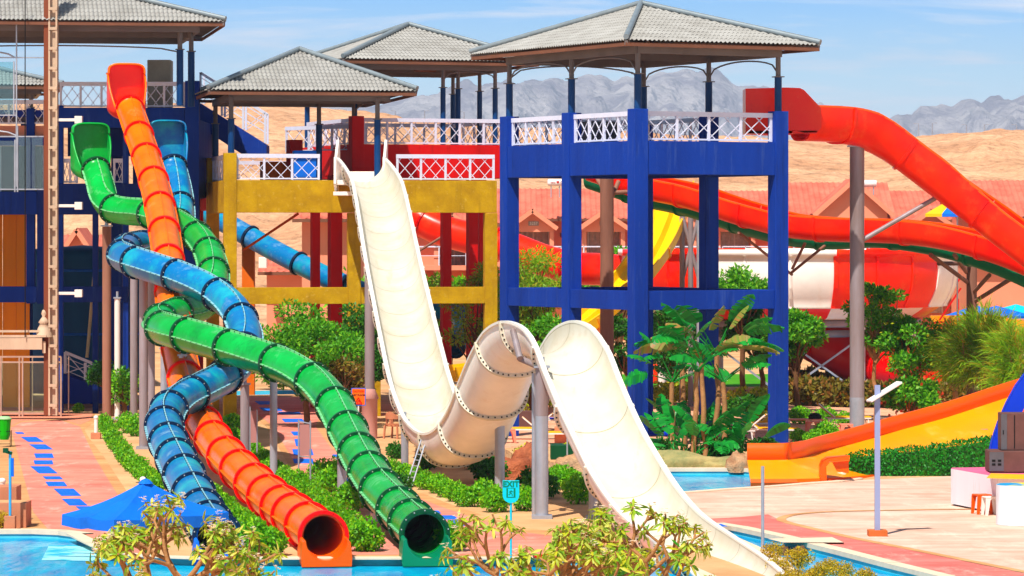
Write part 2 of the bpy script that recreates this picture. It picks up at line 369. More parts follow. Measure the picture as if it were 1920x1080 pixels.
for p in pools:
    q = gp(p); n = len(q)
    tri = tessellate_polygon([[Vector((v.x, v.y, 0)) for v in q]])
    MB().add([(v.x, v.y, WATER_Z) for v in q], [tuple(t) for t in tri]).build('water', M_('water'), kind='structure')
    mb = MB()
    for i in range(n):
        a, b = q[i], q[(i + 1) % n]
        mb.add([(a.x, a.y, -.9), (b.x, b.y, -.9), (b.x, b.y, -.002), (a.x, a.y, -.002)], [(0, 1, 2, 3)])
    mb.add([(v.x, v.y, -.9) for v in q], [tuple(t) for t in tri])
    mb.build('pool_basin', M_('pool_wall'), kind='structure')
    if p in (pool_main, pool_right, pool_canal):
        mb = MB(); c = sum(q, Vector()) / n
        for i in range(n):
            a, b = q[i], q[(i + 1) % n]
            d = (b - a).normalized(); nn = Vector((d.y, -d.x, 0))
            if nn.dot(c - (a + b) / 2) > 0: nn = -nn
            w_ = .28
            ov = .04
            mb.add([a - nn * .03 + Vector((0, 0, .035)), b - nn * .03 + Vector((0, 0, .035)), b + nn * w_ + d * .1 + Vector((0, 0, .035)), a + nn * w_ - d * .1 + Vector((0, 0, .035)),
                    a - nn * .03 + Vector((0, 0, -.06)), b - nn * .03 + Vector((0, 0, -.06)), b + nn * w_ + d * .1, a + nn * w_ - d * .1], [(0, 1, 2, 3), (0, 4, 5, 1), (2, 6, 7, 3)])
        for k in range(0, len(mb.v), 8):
            for j in range(4):
                x, y, z_ = mb.v[k + j]; mb.v[k + j] = (x, y, z_ + .003 * ((k // 8) % 2))
        mb.build('pool_coping', M_('coping'), kind='structure')
# steps under the water in the left pool
st = MB()
for i, (x0, x1, y0, y1) in enumerate(((78, 200, 1022, 1050), (108, 205, 1024, 1042), (132, 215, 1026, 1036))):
    q = [G(x0, y1, -.135 + .012 * i), G(x1, y1 + 2, -.135 + .012 * i), G(x1 + 8, y0, -.135 + .012 * i), G(x0 + 14, y0, -.135 + .012 * i)]
    st.add(q, [(0, 1, 2, 3)])
mat('pool_step', (170, 230, 240), .4, .15, 1.2, rgb2=(20, 180, 215), lo=.42, hi=.56); st.build('pool_steps', M_('pool_step'), kind='structure')
def patch(name, poly, m, z, curb=None):
    q = gp(poly); tri = tessellate_polygon([[Vector((v.x, v.y, 0)) for v in q]])
    return MB().add([(v.x, v.y, z) for v in q], [tuple(t) for t in tri]).build(name, m, kind='structure')
def pavemat(name, c, c2, tile=.0, sc=.5):
    m = mat(name, c, .85, .2, sc, rgb2=c2, bump=.2, bscale=6, sat=1.05); t = m.node_tree; b = t.nodes['Principled BSDF']
    # soft long stains and trowel streaks
    src = b.inputs['Base Color'].links[0].from_socket
    g = N(t, 'ShaderNodeNewGeometry'); mp = N(t, 'ShaderNodeMapping'); mp.inputs['Scale'].default_value = (.35, 1.6, 1); mp.inputs['Rotation'].default_value = (0, 0, .4)
    n = N(t, 'ShaderNodeTexNoise'); n.inputs['Scale'].default_value = 1.2; n.inputs['Detail'].default_value = 8; n.inputs['Roughness'].default_value = .75
    r = N(t, 'ShaderNodeValToRGB'); r.color_ramp.elements[0].position = .42; r.color_ramp.elements[1].position = .62; r.color_ramp.elements[0].color = (.74, .66, .62, 1); r.color_ramp.elements[1].color = (1, 1, 1, 1)
    mx = N(t, 'ShaderNodeMix', data_type='RGBA', blend_type='MULTIPLY'); mx.inputs[0].default_value = .8
    t.links.new(g.outputs['Position'], mp.inputs[0]); t.links.new(mp.outputs[0], n.inputs[0]); t.links.new(n.outputs[0], r.inputs[0])
    t.links.new(src, mx.inputs[6]); t.links.new(r.outputs[0], mx.inputs[7])
    last = mx
    if tile:
        bk = N(t, 'ShaderNodeTexBrick'); bk.inputs['Scale'].default_value = 1; bk.inputs['Brick Width'].default_value = tile * 2; bk.inputs['Row Height'].default_value = tile * 1.6; bk.inputs['Mortar Size'].default_value = .012
        bk.inputs['Color1'].default_value = (1, 1, 1, 1); bk.inputs['Color2'].default_value = (.95, .93, .92, 1); bk.inputs['Mortar'].default_value = (.72, .62, .56, 1)
        m2 = N(t, 'ShaderNodeMix', data_type='RGBA', blend_type='MULTIPLY'); m2.inputs[0].default_value = 1
        t.links.new(g.outputs['Position'], bk.inputs[0]); t.links.new(mx.outputs[2], m2.inputs[6]); t.links.new(bk.outputs[0], m2.inputs[7]); last = m2
    t.links.new(last.outputs[2], b.inputs['Base Color']); return m
pavemat('pink_path', (242, 160, 140), (232, 132, 116)); pavemat('beige_deck', (238, 206, 186), (226, 184, 162)); pavemat('tan_curb', (226, 176, 124), (206, 150, 100))
pavemat('sun_deck', (246, 196, 160), (238, 170, 136), tile=.8); pavemat('hot_pink', (236, 138, 128), (220, 112, 104))
for nm in ('beige_deck', 'pink_path', 'hot_pink', 'sun_deck'): weather(nm, (176, 120, 92), .5, .5, .54, .74, (1, .4, 1)); weather(nm, (255, 232, 210), .5, 1.2, .54, .74, (1, .3, 1))
patch('path', [(-420, 775), (178, 775), (176, 792), (158, 806), (166, 820), (196, 858), (222, 898), (250, 940), (275, 985), (300, 1042), (225, 1036), (185, 1018), (150, 1001), (110, 996), (-420, 995)], M_('tan_curb'), .004)
patch('path', [(20, 802), (40, 792), (110, 787), (150, 800), (178, 858), (202, 898), (228, 940), (254, 985), (276, 1039), (225, 1034), (190, 1016), (152, 999), (90, 993), (62, 960)], M_('pink_path'), .008)
patch('path', [(-420, 776), (174, 776), (170, 788), (150, 797), (110, 785), (40, 790), (20, 799), (-420, 799)], M_('salmon_wall'), .0075)
patch('path', [(455, 742), (640, 742), (625, 758), (612, 800), (640, 838), (700, 872), (742, 905), (840, 944), (905, 966), (980, 990), (1100, 1003), (1250, 1049), (1030, 1044), (800, 1044), (560, 1044), (540, 990), (560, 905), (500, 800), (462, 770)], M_('tan_curb'), .004)
patch('path', [(462, 745), (622, 745), (608, 758), (592, 800), (622, 842), (684, 880), (730, 912), (828, 951), (900, 975), (965, 996), (1085, 1012), (1225, 1045), (1030, 1041), (800, 1041), (580, 1041), (560, 990), (575, 905), (512, 800), (475, 770)], M_('pink_path'), .008)
patch('deck', [(1240, 931), (1270, 927), (1350, 921), (1440, 915), (1500, 910), (1600, 901), (1780, 893), (2400, 880), (2400, 1151), (1800, 1151), (1764, 1080), (1660, 1055), (1560, 1029), (1470, 1007), (1382, 988), (1340, 981)], M_('beige_deck'), .004)
patch('deck', [(1300, 975), (1390, 970), (1440, 965), (1465, 977), (1507, 990), (1607, 1013), (1700, 1031), (1920, 1076), (2100, 1112), (2100, 1151), (1800, 1151), (1764, 1080), (1660, 1055), (1560, 1029), (1470, 1007), (1382, 988), (1340, 981)], M_('hot_pink'), .009)
curb = []
cl = [(1900, 955), (1760, 956), (1640, 958), (1560, 960), (1500, 964), (1470, 970), (1466, 977), (1507, 988), (1607, 1011), (1700, 1029), (1920, 1073), (2100, 1109)]
for (x, y) in cl: curb.append(G(x, y))
cb = MB(); k = spline(curb, 1.0)
for a, b in zip(k, k[1:]):
    d = (b - a).normalized(); nn = Vector((-d.y, d.x, 0)) * .11
    cb.add([a - nn + Vector((0, 0, .014)), b - nn + Vector((0, 0, .014)), b + nn + Vector((0, 0, .014)), a + nn + Vector((0, 0, .014))], [(0, 1, 2, 3)])
cb.build('paving_border', M_('tan_curb'), kind='structure')
patch('deck', [(905, 842), (1010, 838), (1210, 842), (1330, 846), (1500, 835), (1600, 822), (1760, 800), (2300, 790), (2300, 742), (1780, 745), (1765, 756), (1395, 757), (1325, 745), (1000, 745), (905, 758)], M_('sun_deck'), .004)
patch('deck', [(-420, 745), (430, 745), (440, 752), (180, 768), (-420, 773)], M_('sun_deck'), .004)
patch('lawn', [(1150, 726), (2400, 722), (2400, 700), (1100, 702)], mat('grass', (60, 130, 30), .9, .4, .8, rgb2=(90, 150, 40), bump=.5), .005)
# blue walking mats
def mats_on(lst, label, group):
    for (x0, y0, x1, y1, sk) in lst:
        q = [G(x0 + sk, y1, .02), G(x1 + sk, y1, .02), G(x1 - 0, y0, .02), G(x0, y0, .02)]
        lo = [Vector((v.x, v.y, .0095)) for v in q]
        MB().add(lo + q, [(4, 5, 6, 7), (0, 1, 5, 4), (1, 2, 6, 5), (2, 3, 7, 6), (3, 0, 4, 7)]).build('floor_mat', M_('mat_blue'), label=label, cat='mat', group=group)
mats_on([(39, 819, 68, 828, 14), (55, 833, 85, 842, 14), (64, 850, 98, 858, 3), (63, 863, 98, 870, 2), (57, 874, 92, 887, 16), (80, 893, 112, 898, 6), (85, 903, 120, 911, 6), (101, 916, 138, 929, 14), (116, 935, 150, 947, 14), (142, 949, 176, 954, 6), (28, 810, 42, 813, 4)],
        'blue mat laid on the pink path by the left pool', 'blue mats on the left path')
mats_on([(478, 752, 512, 758, 8), (486, 764, 522, 770, 8), (520, 772, 560, 777, 8), (528, 785, 566, 791, 6), (545, 809, 560, 816, 6), (552, 823, 575, 836, 3), (548, 842, 585, 853, 3), (549, 860, 586, 868, 3), (585, 868, 600, 877, 6), (594, 883, 625, 892, 8), (620, 895, 652, 903, 10), (623, 852, 634, 856, 3), (800, 957, 822, 962, 5), (815, 966, 850, 973, 10), (838, 975, 868, 985, 12)],
        'blue mat laid on the pink path beside the green tube', 'blue mats on the middle path')
# ------------------------------------------------------------------ desert, mountains, haze
SKY1 = [(-400, 200), (380, 203), (440, 205), (480, 206), (520, 207), (560, 211), (620, 214), (690, 219), (740, 226), (780, 233), (850, 242), (960, 252), (1100, 262), (1300, 268), (1475, 270), (1590, 273), (1660, 268), (1730, 264), (1790, 256), (1860, 251), (1960, 249), (2300, 240)]
mb = MB(); nx, ny = 420, 130; vs = []
for j in range(ny + 1):
    t = j / ny; Y = 240 + (760 - 240) * t ** 1.25
    for i in range(nx + 1):
        px = -500 + 2900 * i / nx; X = XX(px, Y)
        zr = Z(interp(SKY1, px), 560)                       # ridge height at 560 m
        s = smoothstep(245, 560, Y) if Y < 560 else 1 - .55 * smoothstep(560, 760, Y)
        s = s ** .8
        f = noise.fractal(Vector((X * .02, Y * .02, 3)), 1, 2, 5) * 1.6 + noise.ridged_multi_fractal(Vector((X * .06, Y * .03, 9)), 1, 2, 5, 1, 2) * .9 - .9
        g = noise.fractal(Vector((X * .2, Y * .1, 1)), 1, 2, 3) * .28
        vs.append((X, Y, zr * s + (f * (1 - .75 * smoothstep(480, 560, Y) if Y < 600 else .3) + g) * smoothstep(250, 300, Y) - .05))
fs = [(j * (nx + 1) + i, j * (nx + 1) + i + 1, (j + 1) * (nx + 1) + i + 1, (j + 1) * (nx + 1) + i) for j in range(ny) for i in range(nx)]
mb.add(vs, fs, 0, True)
mat('desert', (230, 180, 138), .95, .3, .05, rgb2=(202, 148, 108), bump=1.0, bscale=.35, detail=12, lo=.4, hi=.6, sat=1.0)
for q_, d_ in ((M_('desert'), 1.6), ):
    for n_ in q_.node_tree.nodes:
        if n_.type == 'BUMP': n_.inputs['Distance'].default_value = d_
t = M_('desert').node_tree; b = t.nodes['Principled BSDF']; src = b.inputs['Base Color'].links[0].from_socket
g = N(t, 'ShaderNodeNewGeometry'); mp = N(t, 'ShaderNodeMapping'); mp.inputs['Scale'].default_value = (.9, .3, 1.6); n_ = N(t, 'ShaderNodeTexNoise'); n_.inputs['Scale'].default_value = 1.0; n_.inputs['Detail'].default_value = 9; n_.inputs['Roughness'].default_value = .8
r = N(t, 'ShaderNodeValToRGB'); r.color_ramp.elements[0].position = .36; r.color_ramp.elements[1].position = .52; r.color_ramp.elements[0].color = (.42, .34, .3, 1); r.color_ramp.elements[1].color = (1, 1, 1, 1)
mx = N(t, 'ShaderNodeMix', data_type='RGBA', blend_type='MULTIPLY'); mx.inputs[0].default_value = .6
t.links.new(g.outputs['Position'], mp.inputs[0]); t.links.new(mp.outputs[0], n_.inputs[0]); t.links.new(n_.outputs[0], r.inputs[0]); t.links.new(src, mx.inputs[6]); t.links.new(r.outputs[0], mx.inputs[7]); t.links.new(mx.outputs[2], b.inputs['Base Color'])
mb.build('desert_hills', M_('desert'), kind='structure')
MB().add([(-6500, 262, -.06), (6500, 262, -.06), (6500, 15000, -.06), (-6500, 15000, -.06)], [(0, 1, 2, 3)]).build('terrain', M_('desert'), kind='structure')
SKY2 = [(-300, 200), (200, 205), (430, 197), (600, 200), (700, 196), (750, 185), (775, 174), (800, 178), (840, 162), (870, 152), (900, 156), (960, 155), (985, 147), (1010, 153), (1035, 142), (1060, 149), (1090, 143), (1128, 140), (1150, 147), (1175, 137), (1195, 144), (1245, 135), (1270, 139), (1300, 129), (1330, 128), (1360, 140), (1385, 160), (1440, 163), (1475, 180), (1530, 191), (1590, 205), (1640, 222), (1660, 222), (1690, 213), (1710, 216), (1725, 200), (1740, 193), (1765, 192), (1785, 198), (1810, 194), (1828, 187), (1842, 193), (1855, 178), (1875, 175), (1905, 180), (1925, 176), (2200, 165)]
YM = 12600; MK = 3.0; mb = MB(); nx, ny = 640, 44; vs = []
for j in range(ny + 1):
    Y = 10050 + (YM - 10050) * j / 30
    for i in range(nx + 1):
        px = -400 + 2700 * i / nx; X = XX(px, Y)
        zr = Z(interp(SKY2, px), YM)
        s = (1 - abs(Y - YM) / (YM - 10050)); s = max(0, s) ** .85
        rg = noise.ridged_multi_fractal(Vector((X * .002, Y * .00133, 5)), 1, 2, 6, 1, 2) * .5
        env = 4 * s * (1 - s)
        jag = noise.fractal(Vector((X * .01, Y * .0067, 8)), .9, 2, 4) * 22
        vs.append((X, Y, zr * s + (rg - .55) * 300 * env + jag * s - 2))
fs = [(j * (nx + 1) + i, j * (nx + 1) + i + 1, (j + 1) * (nx + 1) + i + 1, (j + 1) * (nx + 1) + i) for j in range(ny) for i in range(nx)]
mb.add(vs, fs, 0, True)
mat('mountain_rock', (196, 188, 186), .95, .4, .004, rgb2=(132, 124, 134), bump=1, bscale=.012, detail=12, lo=.42, hi=.58, sat=1); mb.build('mountains', M_('mountain_rock'), kind='structure')
for n_ in M_('mountain_rock').node_tree.nodes:
    if n_.type == 'BUMP': n_.inputs['Distance'].default_value = 90
hz = bpy.data.materials.new('haze'); hz.use_nodes = True; t = hz.node_tree; t.nodes.clear()
ho = N(t, 'ShaderNodeOutputMaterial'); hv = N(t, 'ShaderNodeVolumePrincipled'); hv.inputs['Density'].default_value = 9.5e-5; hv.inputs['Color'].default_value = (.68, .79, 1, 1)
t.links.new(hv.outputs[0], ho.inputs['Volume'])
HZ = MB().b2((-7000, -60, -2.2), (7000, 15200, 720)).build('haze', hz, kind='stuff')
for i, (x, y0, y1, fl) in enumerate([(1722, 232, 270, -1), (1748, 231, 268, 1), (1812, 234, 262, -1), (1846, 234, 256, 1), (1906, 234, 258, -1), (1541, 248, 280, 1), (1562, 250, 280, 1), (516, 204, 216, 1), (606, 208, 222, -1), (650, 206, 222, -1), (741, 208, 232, -1), (796, 208, 236, 1), (870, 210, 245, -1)]):
    Y = 590; a = P(x, y1 + 14, Y); b = P(x, y0, Y)
    if y0 < 215: a.z -= 2
    mb = MB(); mb.tube([a, b], [.16, .09], 6); mb.bar(b + Vector((-.05 * fl, 0, 0)), b + Vector((fl * .5, 0, .05)), .08); mb.box(b + Vector((fl * .55, 0, .03)), (.4, .2, .1))
    mb.build('street_lamp', M_('galv'), label='thin distant street lamp standing on the sandy desert ridge', cat='street lamp', group='street lamps along the desert ridge')
# ------------------------------------------------------------------ towers
def hip_roof(root, x0, x1, y0, y1, ze, za, period=.15, front_rows=11):
    """corrugated steel tile pyramid in the thing's own frame"""
    cx, cy = (x0 + x1) / 2, (y0 + y1) / 2; A = Vector((cx, cy, za))
    cs = [Vector((x0, y0, ze)), Vector((x1, y0, ze)), Vector((x1, y1, ze)), Vector((x0, y1, ze))]
    rf = MB()
    for i in range(4):
        Pp, Q = cs[i], cs[(i + 1) % 4]; L = (Q - Pp).length; d = (Q - Pp) / L
        ea = (A - Pp).dot(d); foot = Pp + d * ea; upv = A - foot; H = upv.length; u = upv / H; nrm = d.cross(u)
        if nrm.z < 0: nrm = -nrm
        n = int(L / period) * 4; rows = front_rows
        vs = []; fs = []
        for r in range(rows):
            t0, t1 = r / rows, (r + 1) / rows
            base = len(vs)
            for k in range(n + 1):
                e_ = L * k / n; tm = e_ / ea if e_ < ea else (L - e_) / (L - ea)
                wv = .017 * math.cos(2 * math.pi * k / 4) + .013 * math.sin(2 * math.pi * k / 4 + .6)
                a = min(t0, tm); b = min(t1, tm)
                vs.append(Pp + d * e_ + u * (a * H - (.05 if r == 0 else .0)) + nrm * (wv + .053))
                vs.append(Pp + d * e_ + u * (b * H) + nrm * (wv + .04))
            for k in range(n):
                e_ = L * (k + .5) / n; tm = e_ / ea if e_ < ea else (L - e_) / (L - ea)
                if tm > t0: fs.append((base + 2 * k, base + 2 * k + 2, base + 2 * k + 3, base + 2 * k + 1))
        rf.add(vs, fs, 0, False)
        # underside
        rf.add([Pp + nrm * 0, Q + nrm * 0, A], [(0, 1, 2)], 1)
        # purlins and rafters under the sheet
        for q in (.12, .35, .6):
            rf.bar(Pp.lerp(A, q) - nrm * .06, Q.lerp(A, q) - nrm * .06, .09, .1, 1)
    rf.build('roof', [M_('roof_tile'), M_('soffit')], root)
    cap = MB()
    for c in cs:
        dd = (A - c).normalized(); cap.tube([c - dd * .05 + Vector((0, 0, .13)), A + Vector((0, 0, .12))], .085, 8)
    cap.build('ridge_cap', M_('ridge_metal'), root)
    fa = MB()
    for i in range(4):
        Pp, Q = cs[i].copy(), cs[(i + 1) % 4].copy(); Pp.z -= .1; Q.z -= .1
        fa.bar(Pp, Q, .04, .11)
    fa.build('fascia', M_('fascia'), root)
    ib = MB(); ii = .85
    ins = [Vector((c.x + (ii if c.x < cx else -ii), c.y + (ii if c.y < cy else -ii), ze - .2)) for c in cs]
    for i in range(4): ib.bar(ins[i], ins[(i + 1) % 4], .12, .24)
    for i in range(4): ib.bar(cs[i] + Vector((0, 0, -.06)), A + Vector((0, 0, -.25)), .1, .14)
    ib.bar((ins[0] + ins[3]) / 2, (ins[1] + ins[2]) / 2, .1, .2); ib.build('roof_beam', M_('steel_beam'), root)
def railing(root, a, b, z, h=.87, panels=2, name='railing', m='white_rail', top=.14, posts=True):
    a = Vector((a[0], a[1], 0)); b = Vector((b[0], b[1], 0)); L = (b - a).length; d = (b - a) / L
    z0 = z if not isinstance(z, tuple) else z[0]; z1 = z if not isinstance(z, tuple) else z[1]
    def pt(s, hh): return a + d * s + Vector((0, 0, z0 + (z1 - z0) * s / L + hh))
    mb = MB()
    mb.bar(pt(0, h - top / 2), pt(L, h - top / 2), .11, top); mb.bar(pt(0, .04), pt(L, .04), .06, .05)
    pw = L / panels
    for k in range(panels + 1):
        s = min(max(k * pw, .04), L - .04); mb.bar(pt(s, 0), pt(s, h - .02), .075 if 0 < k < panels else .09, .075, up=(1, 0, 0))
    hh0, hh1 = .06, h - top; Hh = hh1 - hh0
    run = pw * .7; sp = pw * .5
    for k in range(panels):
        s0, s1 = k * pw, (k + 1) * pw; j = -3
        while s0 + j * sp < s1:
            for sg in (1, -1):
                u0, u1 = s0 + j * sp, s0 + j * sp + run
                t0 = max(0, (s0 - u0) / run); t1 = min(1, (s1 - u0) / run)
                if t1 - t0 > .05:
                    f0, f1 = (t0, t1) if sg > 0 else (1 - t0, 1 - t1)
                    mb.bar(pt(u0 + run * t0, hh0 + Hh * f0), pt(u0 + run * t1, hh0 + Hh * f1), .022, .024)
            j += 1
    return mb.build(name, M_(m), root)
def column(root, x, y, z0, z1, s, m, name='column', bevel=.012):
    return MB().b2((x - s / 2, y - s / 2, z0), (x + s / 2, y + s / 2, z1)).build(name, M_(m), root, bevel=bevel)
def beam(root, a, b, z0, z1, w, m, name='beam'):
    return MB().bar((a[0], a[1], (z0 + z1) / 2), (b[0], b[1], (z0 + z1) / 2), w, z1 - z0).build(name, M_(m), root, bevel=.01)
def post(root, x, y, z0, z1, r=.105, split=None):
    mb = MB(); sp = split or (z1 - .75)
    mb.tube([(x, y, z0), (x, y, sp)], r, 14, 0); mb.tube([(x, y, sp), (x, y, z1)], r * .72, 12, 1); mb.box((x, y, sp), (r * 2.6, r * 2.6, .03), 0, 1)
    return mb.build('roof_post', [M_('post_blue'), M_('steel_beam')], root)
def brace(root, a, b, z0, z1):
    pts = [Vector((a[0] + (b[0] - a[0]) * t, a[1] + (b[1] - a[1]) * t, z0 + (z1 - z0) * math.sin(math.pi * min(1, t * 1.0)) ** .35 if 0 < t < 1 else z0)) for t in [i / 12 for i in range(13)]]
    return MB().tube(pts, .026, 6).build('arched_brace', M_('steel_beam'), root)
# --- main blue tower
ang = R(27.5); A0 = (3.75, 111.3, 0); LX, LY = 4.9, 8.3
bt = thing('slide_tower', 'royal blue concrete slide tower with open bays under the largest grey tiled roof', 'tower', A0, ang)
s = .46
for x, y in ((0, 0), (LX, 0), (0, LY / 2), (0, LY), (LX, LY / 2), (LX, LY)):
    column(bt, x, y, 0, 10.15 if (x, y) != (LX, LY) else 10.1, s, 'blue_wall')
g = s / 2 + .002
for z0, z1, w in ((8.2, 9.2, .38), (4.15, 4.72, .34)):
    beam(bt, (g, 0), (LX - g, 0), z0, z1, w, 'blue_wall'); beam(bt, (g, LY), (LX - g, LY), z0, z1, w, 'blue_wall')
    for x in (0, LX):
        beam(bt, (x, g), (x, LY / 2 - g), z0, z1, w, 'blue_wall'); beam(bt, (x, LY / 2 + g), (x, LY - g), z0, z1, w, 'blue_wall')
    beam(bt, (g, LY / 2), (LX - g, LY / 2), z0 + .05, z1 - .05, w - .05, 'blue_wall')
MB().b2((.2, .2, 8.95), (LX - .2, LY - .2, 9.12)).build('deck_slab', M_('dark_blue_wall'), bt)
MB().b2((.2, LY / 2, 4.4), (LX - .2, LY - .2, 4.55)).build('floor_slab', M_('dark_blue_wall'), bt)
railing(bt, (g, 0), (LX - g, 0), 9.22, panels=4); railing(bt, (0, g), (0, LY / 2 - g), 9.22, panels=4); railing(bt, (0, LY / 2 + g), (0, LY - g), 9.22, panels=4)
railing(bt, (g, LY), (LX - g, LY), 9.22, panels=4); railing(bt, (LX, LY / 2 + g), (LX, LY - g), 9.22, panels=4)
o_ = .9; hip_roof(bt, -o_, LX + o_, -o_, LY + o_, 12.12, 13.5, front_rows=12)
for x, y in ((0, 0), (LX, 0), (0, LY / 2), (0, LY), (LX, LY / 2), (LX, LY)): post(bt, x, y, 10.1, 11.95, .11)
brace(bt, (0, .1), (0, LY / 2), 11.3, 11.75); brace(bt, (0, LY / 2), (0, LY), 11.3, 11.75); brace(bt, (LX, 0), (LX, LY / 2), 11.3, 11.75); brace(bt, (0, LY), (LX, LY), 11.35, 11.8); brace(bt, (LX, LY / 2), (LX, LY), 11.3, 11.75)
mb = MB(); mb.tube([(LX + .3, .12, 0.2), (LX + .3, .12, 8.3)], .045, 8)
mb.build('downpipe', M_('blue_wall'), bt); MB().tube([(LX + .33, .2, 6.9), (LX + .33, .2, 8.75)], .1, 8).build('wall_pipe', M_('plastic_pink'), bt)
mb = MB(); mb.b2((2.2, LY - 1.4, 9.13), (3.2, LY - .6, 10.0)); mb.build('deck_cabinet', M_('speaker_grey'), bt, bevel=.02)
# --- yellow tower
AY = (XX(431, 130), 130, 0); ry = R(10)
yt = thing('slide_tower', 'mustard yellow concrete slide tower under the small left pyramid roof', 'tower', AY, ry)
W_, D_ = 9.2, 12.6
ys = .44
for x in (0, 4.35, W_): column(yt, x, 0, 0, 9.24 if x == 0 else 7.16, ys, 'yellow_wall')
column(yt, 0, 6.3, 0, 9.2, ys, 'yellow_wall'); column(yt, 0, D_, 0, 9.2, ys, 'red_wall')
column(yt, 5.2, .9, 0, 4.0, .4, 'yellow_wall')
g = ys / 2 + .003
beam(yt, (g, 0), (W_ + .2, 0), 7.17, 8.3, .4, 'yellow_wall'); beam(yt, (0, g), (0, 6.3 - g), 7.17, 8.3, .4, 'yellow_wall'); beam(yt, (0, 6.3 + g), (0, D_ - g), 7.3, 8.3, .4, 'red_wall')
for a, b in (((g, 0), (4.35 - g, 0)), ((4.35 + g, 0), (W_ - g, 0)), ((0, g), (0, 6.3 - g))): beam(yt, a, b, 3.98, 4.56, .36, 'yellow_wall')
beam(yt, (W_, g), (W_, 6), 7.2, 8.2, .36, 'red_wall'); beam(yt, (W_, g), (W_, 6), 4.0, 4.5, .34, 'red_wall')
MB().b2((.2, .2, 8.05), (W_ - .2, D_ - .2, 8.24)).build('deck_slab', M_('orange_wall'), yt)
MB().b2((.2, .2, 4.3), (W_ - .2, .9, 4.42)).build('floor_slab', M_('red_wall'), yt)
MB().b2((.2, 5.2, 4.3), (W_ - .2, 6.3, 4.42)).build('floor_slab', M_('red_wall'), yt)
railing(yt, (g, 0), (3.15, 0), 8.32, .9, 3); railing(yt, (5.85, 0), (W_ + .15, 0), 8.32, .9, 4)
railing(yt, (0, g), (0, 6.3 - g), 8.32, .9, 5); railing(yt, (0, 6.3 + g), (0, D_ - g), 8.32, .9, 5)
railing(yt, (.2, D_), (W_ * .4, D_), 8.32, .9, 3)
hip_roof(yt, -.8, 6.45, -.75, 7.3, 11.4, 12.95, front_rows=12)
for x, y in ((.05, .05), (5.2, .1), (.1, 6.3), (3.9, 6.3), (5.2, 6.35)): post(yt, x, y, 8.3 if y > 1 or x > 1 else 9.24, 11.2, .115)
brace(yt, (0, .1), (0, 6.2), 10.8, 11.1); brace(yt, (5.2, .1), (5.2, 6.2), 10.8, 11.1)
MB().box((2.6, .5, 11.15), (.75, .3, .09)).build('ceiling_lamp', M_('fascia'), yt, bevel=.03)
MB().b2((2.3, .5, 8.26), (3.1, 1.0, 9.35)).build('deck_cabinet', M_('umb_blue'), yt, bevel=.03)
for i in range(5): MB().b2((1.9, 6.5 + .28 * i, 8.25), (3.3, 6.78 + .28 * i, 8.42 + .17 * i)).build('stair_step', M_('orange_wall'), yt)
# --- red tower
rr = R(20); AR = (XX(668, 137), 137, 0)
rt = thing('slide_tower', 'red concrete slide tower behind the yellow one under the middle grey roof', 'tower', AR, rr)
RW, RD = 5.9, 6.2
column(rt, 0, 0, 7.5, 10.75, .46, 'red_wall')
for px_, Y_, w_ in ((591, 138, .3), (628, 138.2, .44), (836, 139.2, .34), (885, 139.8, .36), (903, 146, .3)):
    q_ = FRAME[rt.name].inverted() @ Vector((XX(px_, Y_), Y_, 0)); column(rt, q_.x, q_.y, 0, 8.6, w_, 'red_wall')
for a, b in (((0.23, 0), (RW, 0)), ((0, .23), (0, RD)), ((0, RD), (RW, RD)), ((RW, .2), (RW, RD))):
    beam(rt, a, b, 8.5, 9.72, .38, 'red_wall')
MB().b2((.1, .1, 9.5), (RW - .1, RD - .1, 9.68)).build('deck_slab', M_('red_wall'), rt)
railing(rt, (.25, 0), (RW, 0), 9.74, .95, 6); railing(rt, (0, .25), (0, RD), 9.74, .95, 5); railing(rt, (0, RD), (RW, RD), 9.74, .95, 5); railing(rt, (RW, 0), (RW, RD), 9.74, .95, 5)
railing(rt, (-1.5, 4), (0, .1), 9.5, .95, 3)
hip_roof(rt, -.75, RW + .95, -.8, RD + .8, 12.8, 14.25, front_rows=12)
for x, y in ((3.4, .1), (4.3, 1.0), (RW - .45, .1), (RW, 3.1), (0, .2), (0, RD), (RW, RD)): post(rt, x, y, 9.7, 12.6, .1)
brace(rt, (3.4, .1), (RW - .4, .1), 12.1, 12.45)
MB().b2((-2.15, 1.3, 8.25), (-1.65, 1.8, 9.9)).build('pedestal', M_('red_wall'), rt, bevel=.02)
MB().box((2.9, .7, 12.5), (.8, .3, .1)).build('ceiling_lamp', M_('fascia'), rt, bevel=.03)
# --- left blue tower
LBX = lambda px: XX(px, 134)
lb = thing('slide_tower', 'large blue slide tower with shade painted into its lower parts at the left edge behind the lift mast', 'tower', (0, 134, -.2)); lb.scale = (1, 1, 1.031)
for px_, w, t in ((112, .26, 10.9), (179, .2, 7.9), (236, .2, 10), (361, .5, 11.75), (56, .3, 10.8), (-60, .4, 10.8), (-200, .4, 10.8), (84, .5, 8)):
    column(lb, LBX(px_), 0 if px_ not in (56,) else .3, 0 if px_ > 100 else 4.0, t, w, 'blue_wall_shade' if t < 9 else 'blue_wall')
for px_ in (60, 236, 361): column(lb, LBX(px_) - .9, 5.5, 0, 10.8, .4, 'blue_wall')
xl, xr = LBX(-260), LBX(375)
beam(lb, (LBX(107), 0), (LBX(347), 0), 10.12, 10.82, .36, 'blue_wall'); beam(lb, (xl, .05), (LBX(84), .05), 9.5, 9.8, .3, 'blue_wall')
beam(lb, (LBX(107), 0), (LBX(347), 0), 7.1, 8.18, .3, 'blue_wall_shade'); beam(lb, (xl, 0), (LBX(70), 0), 7.1, 7.9, .34, 'blue_wall')
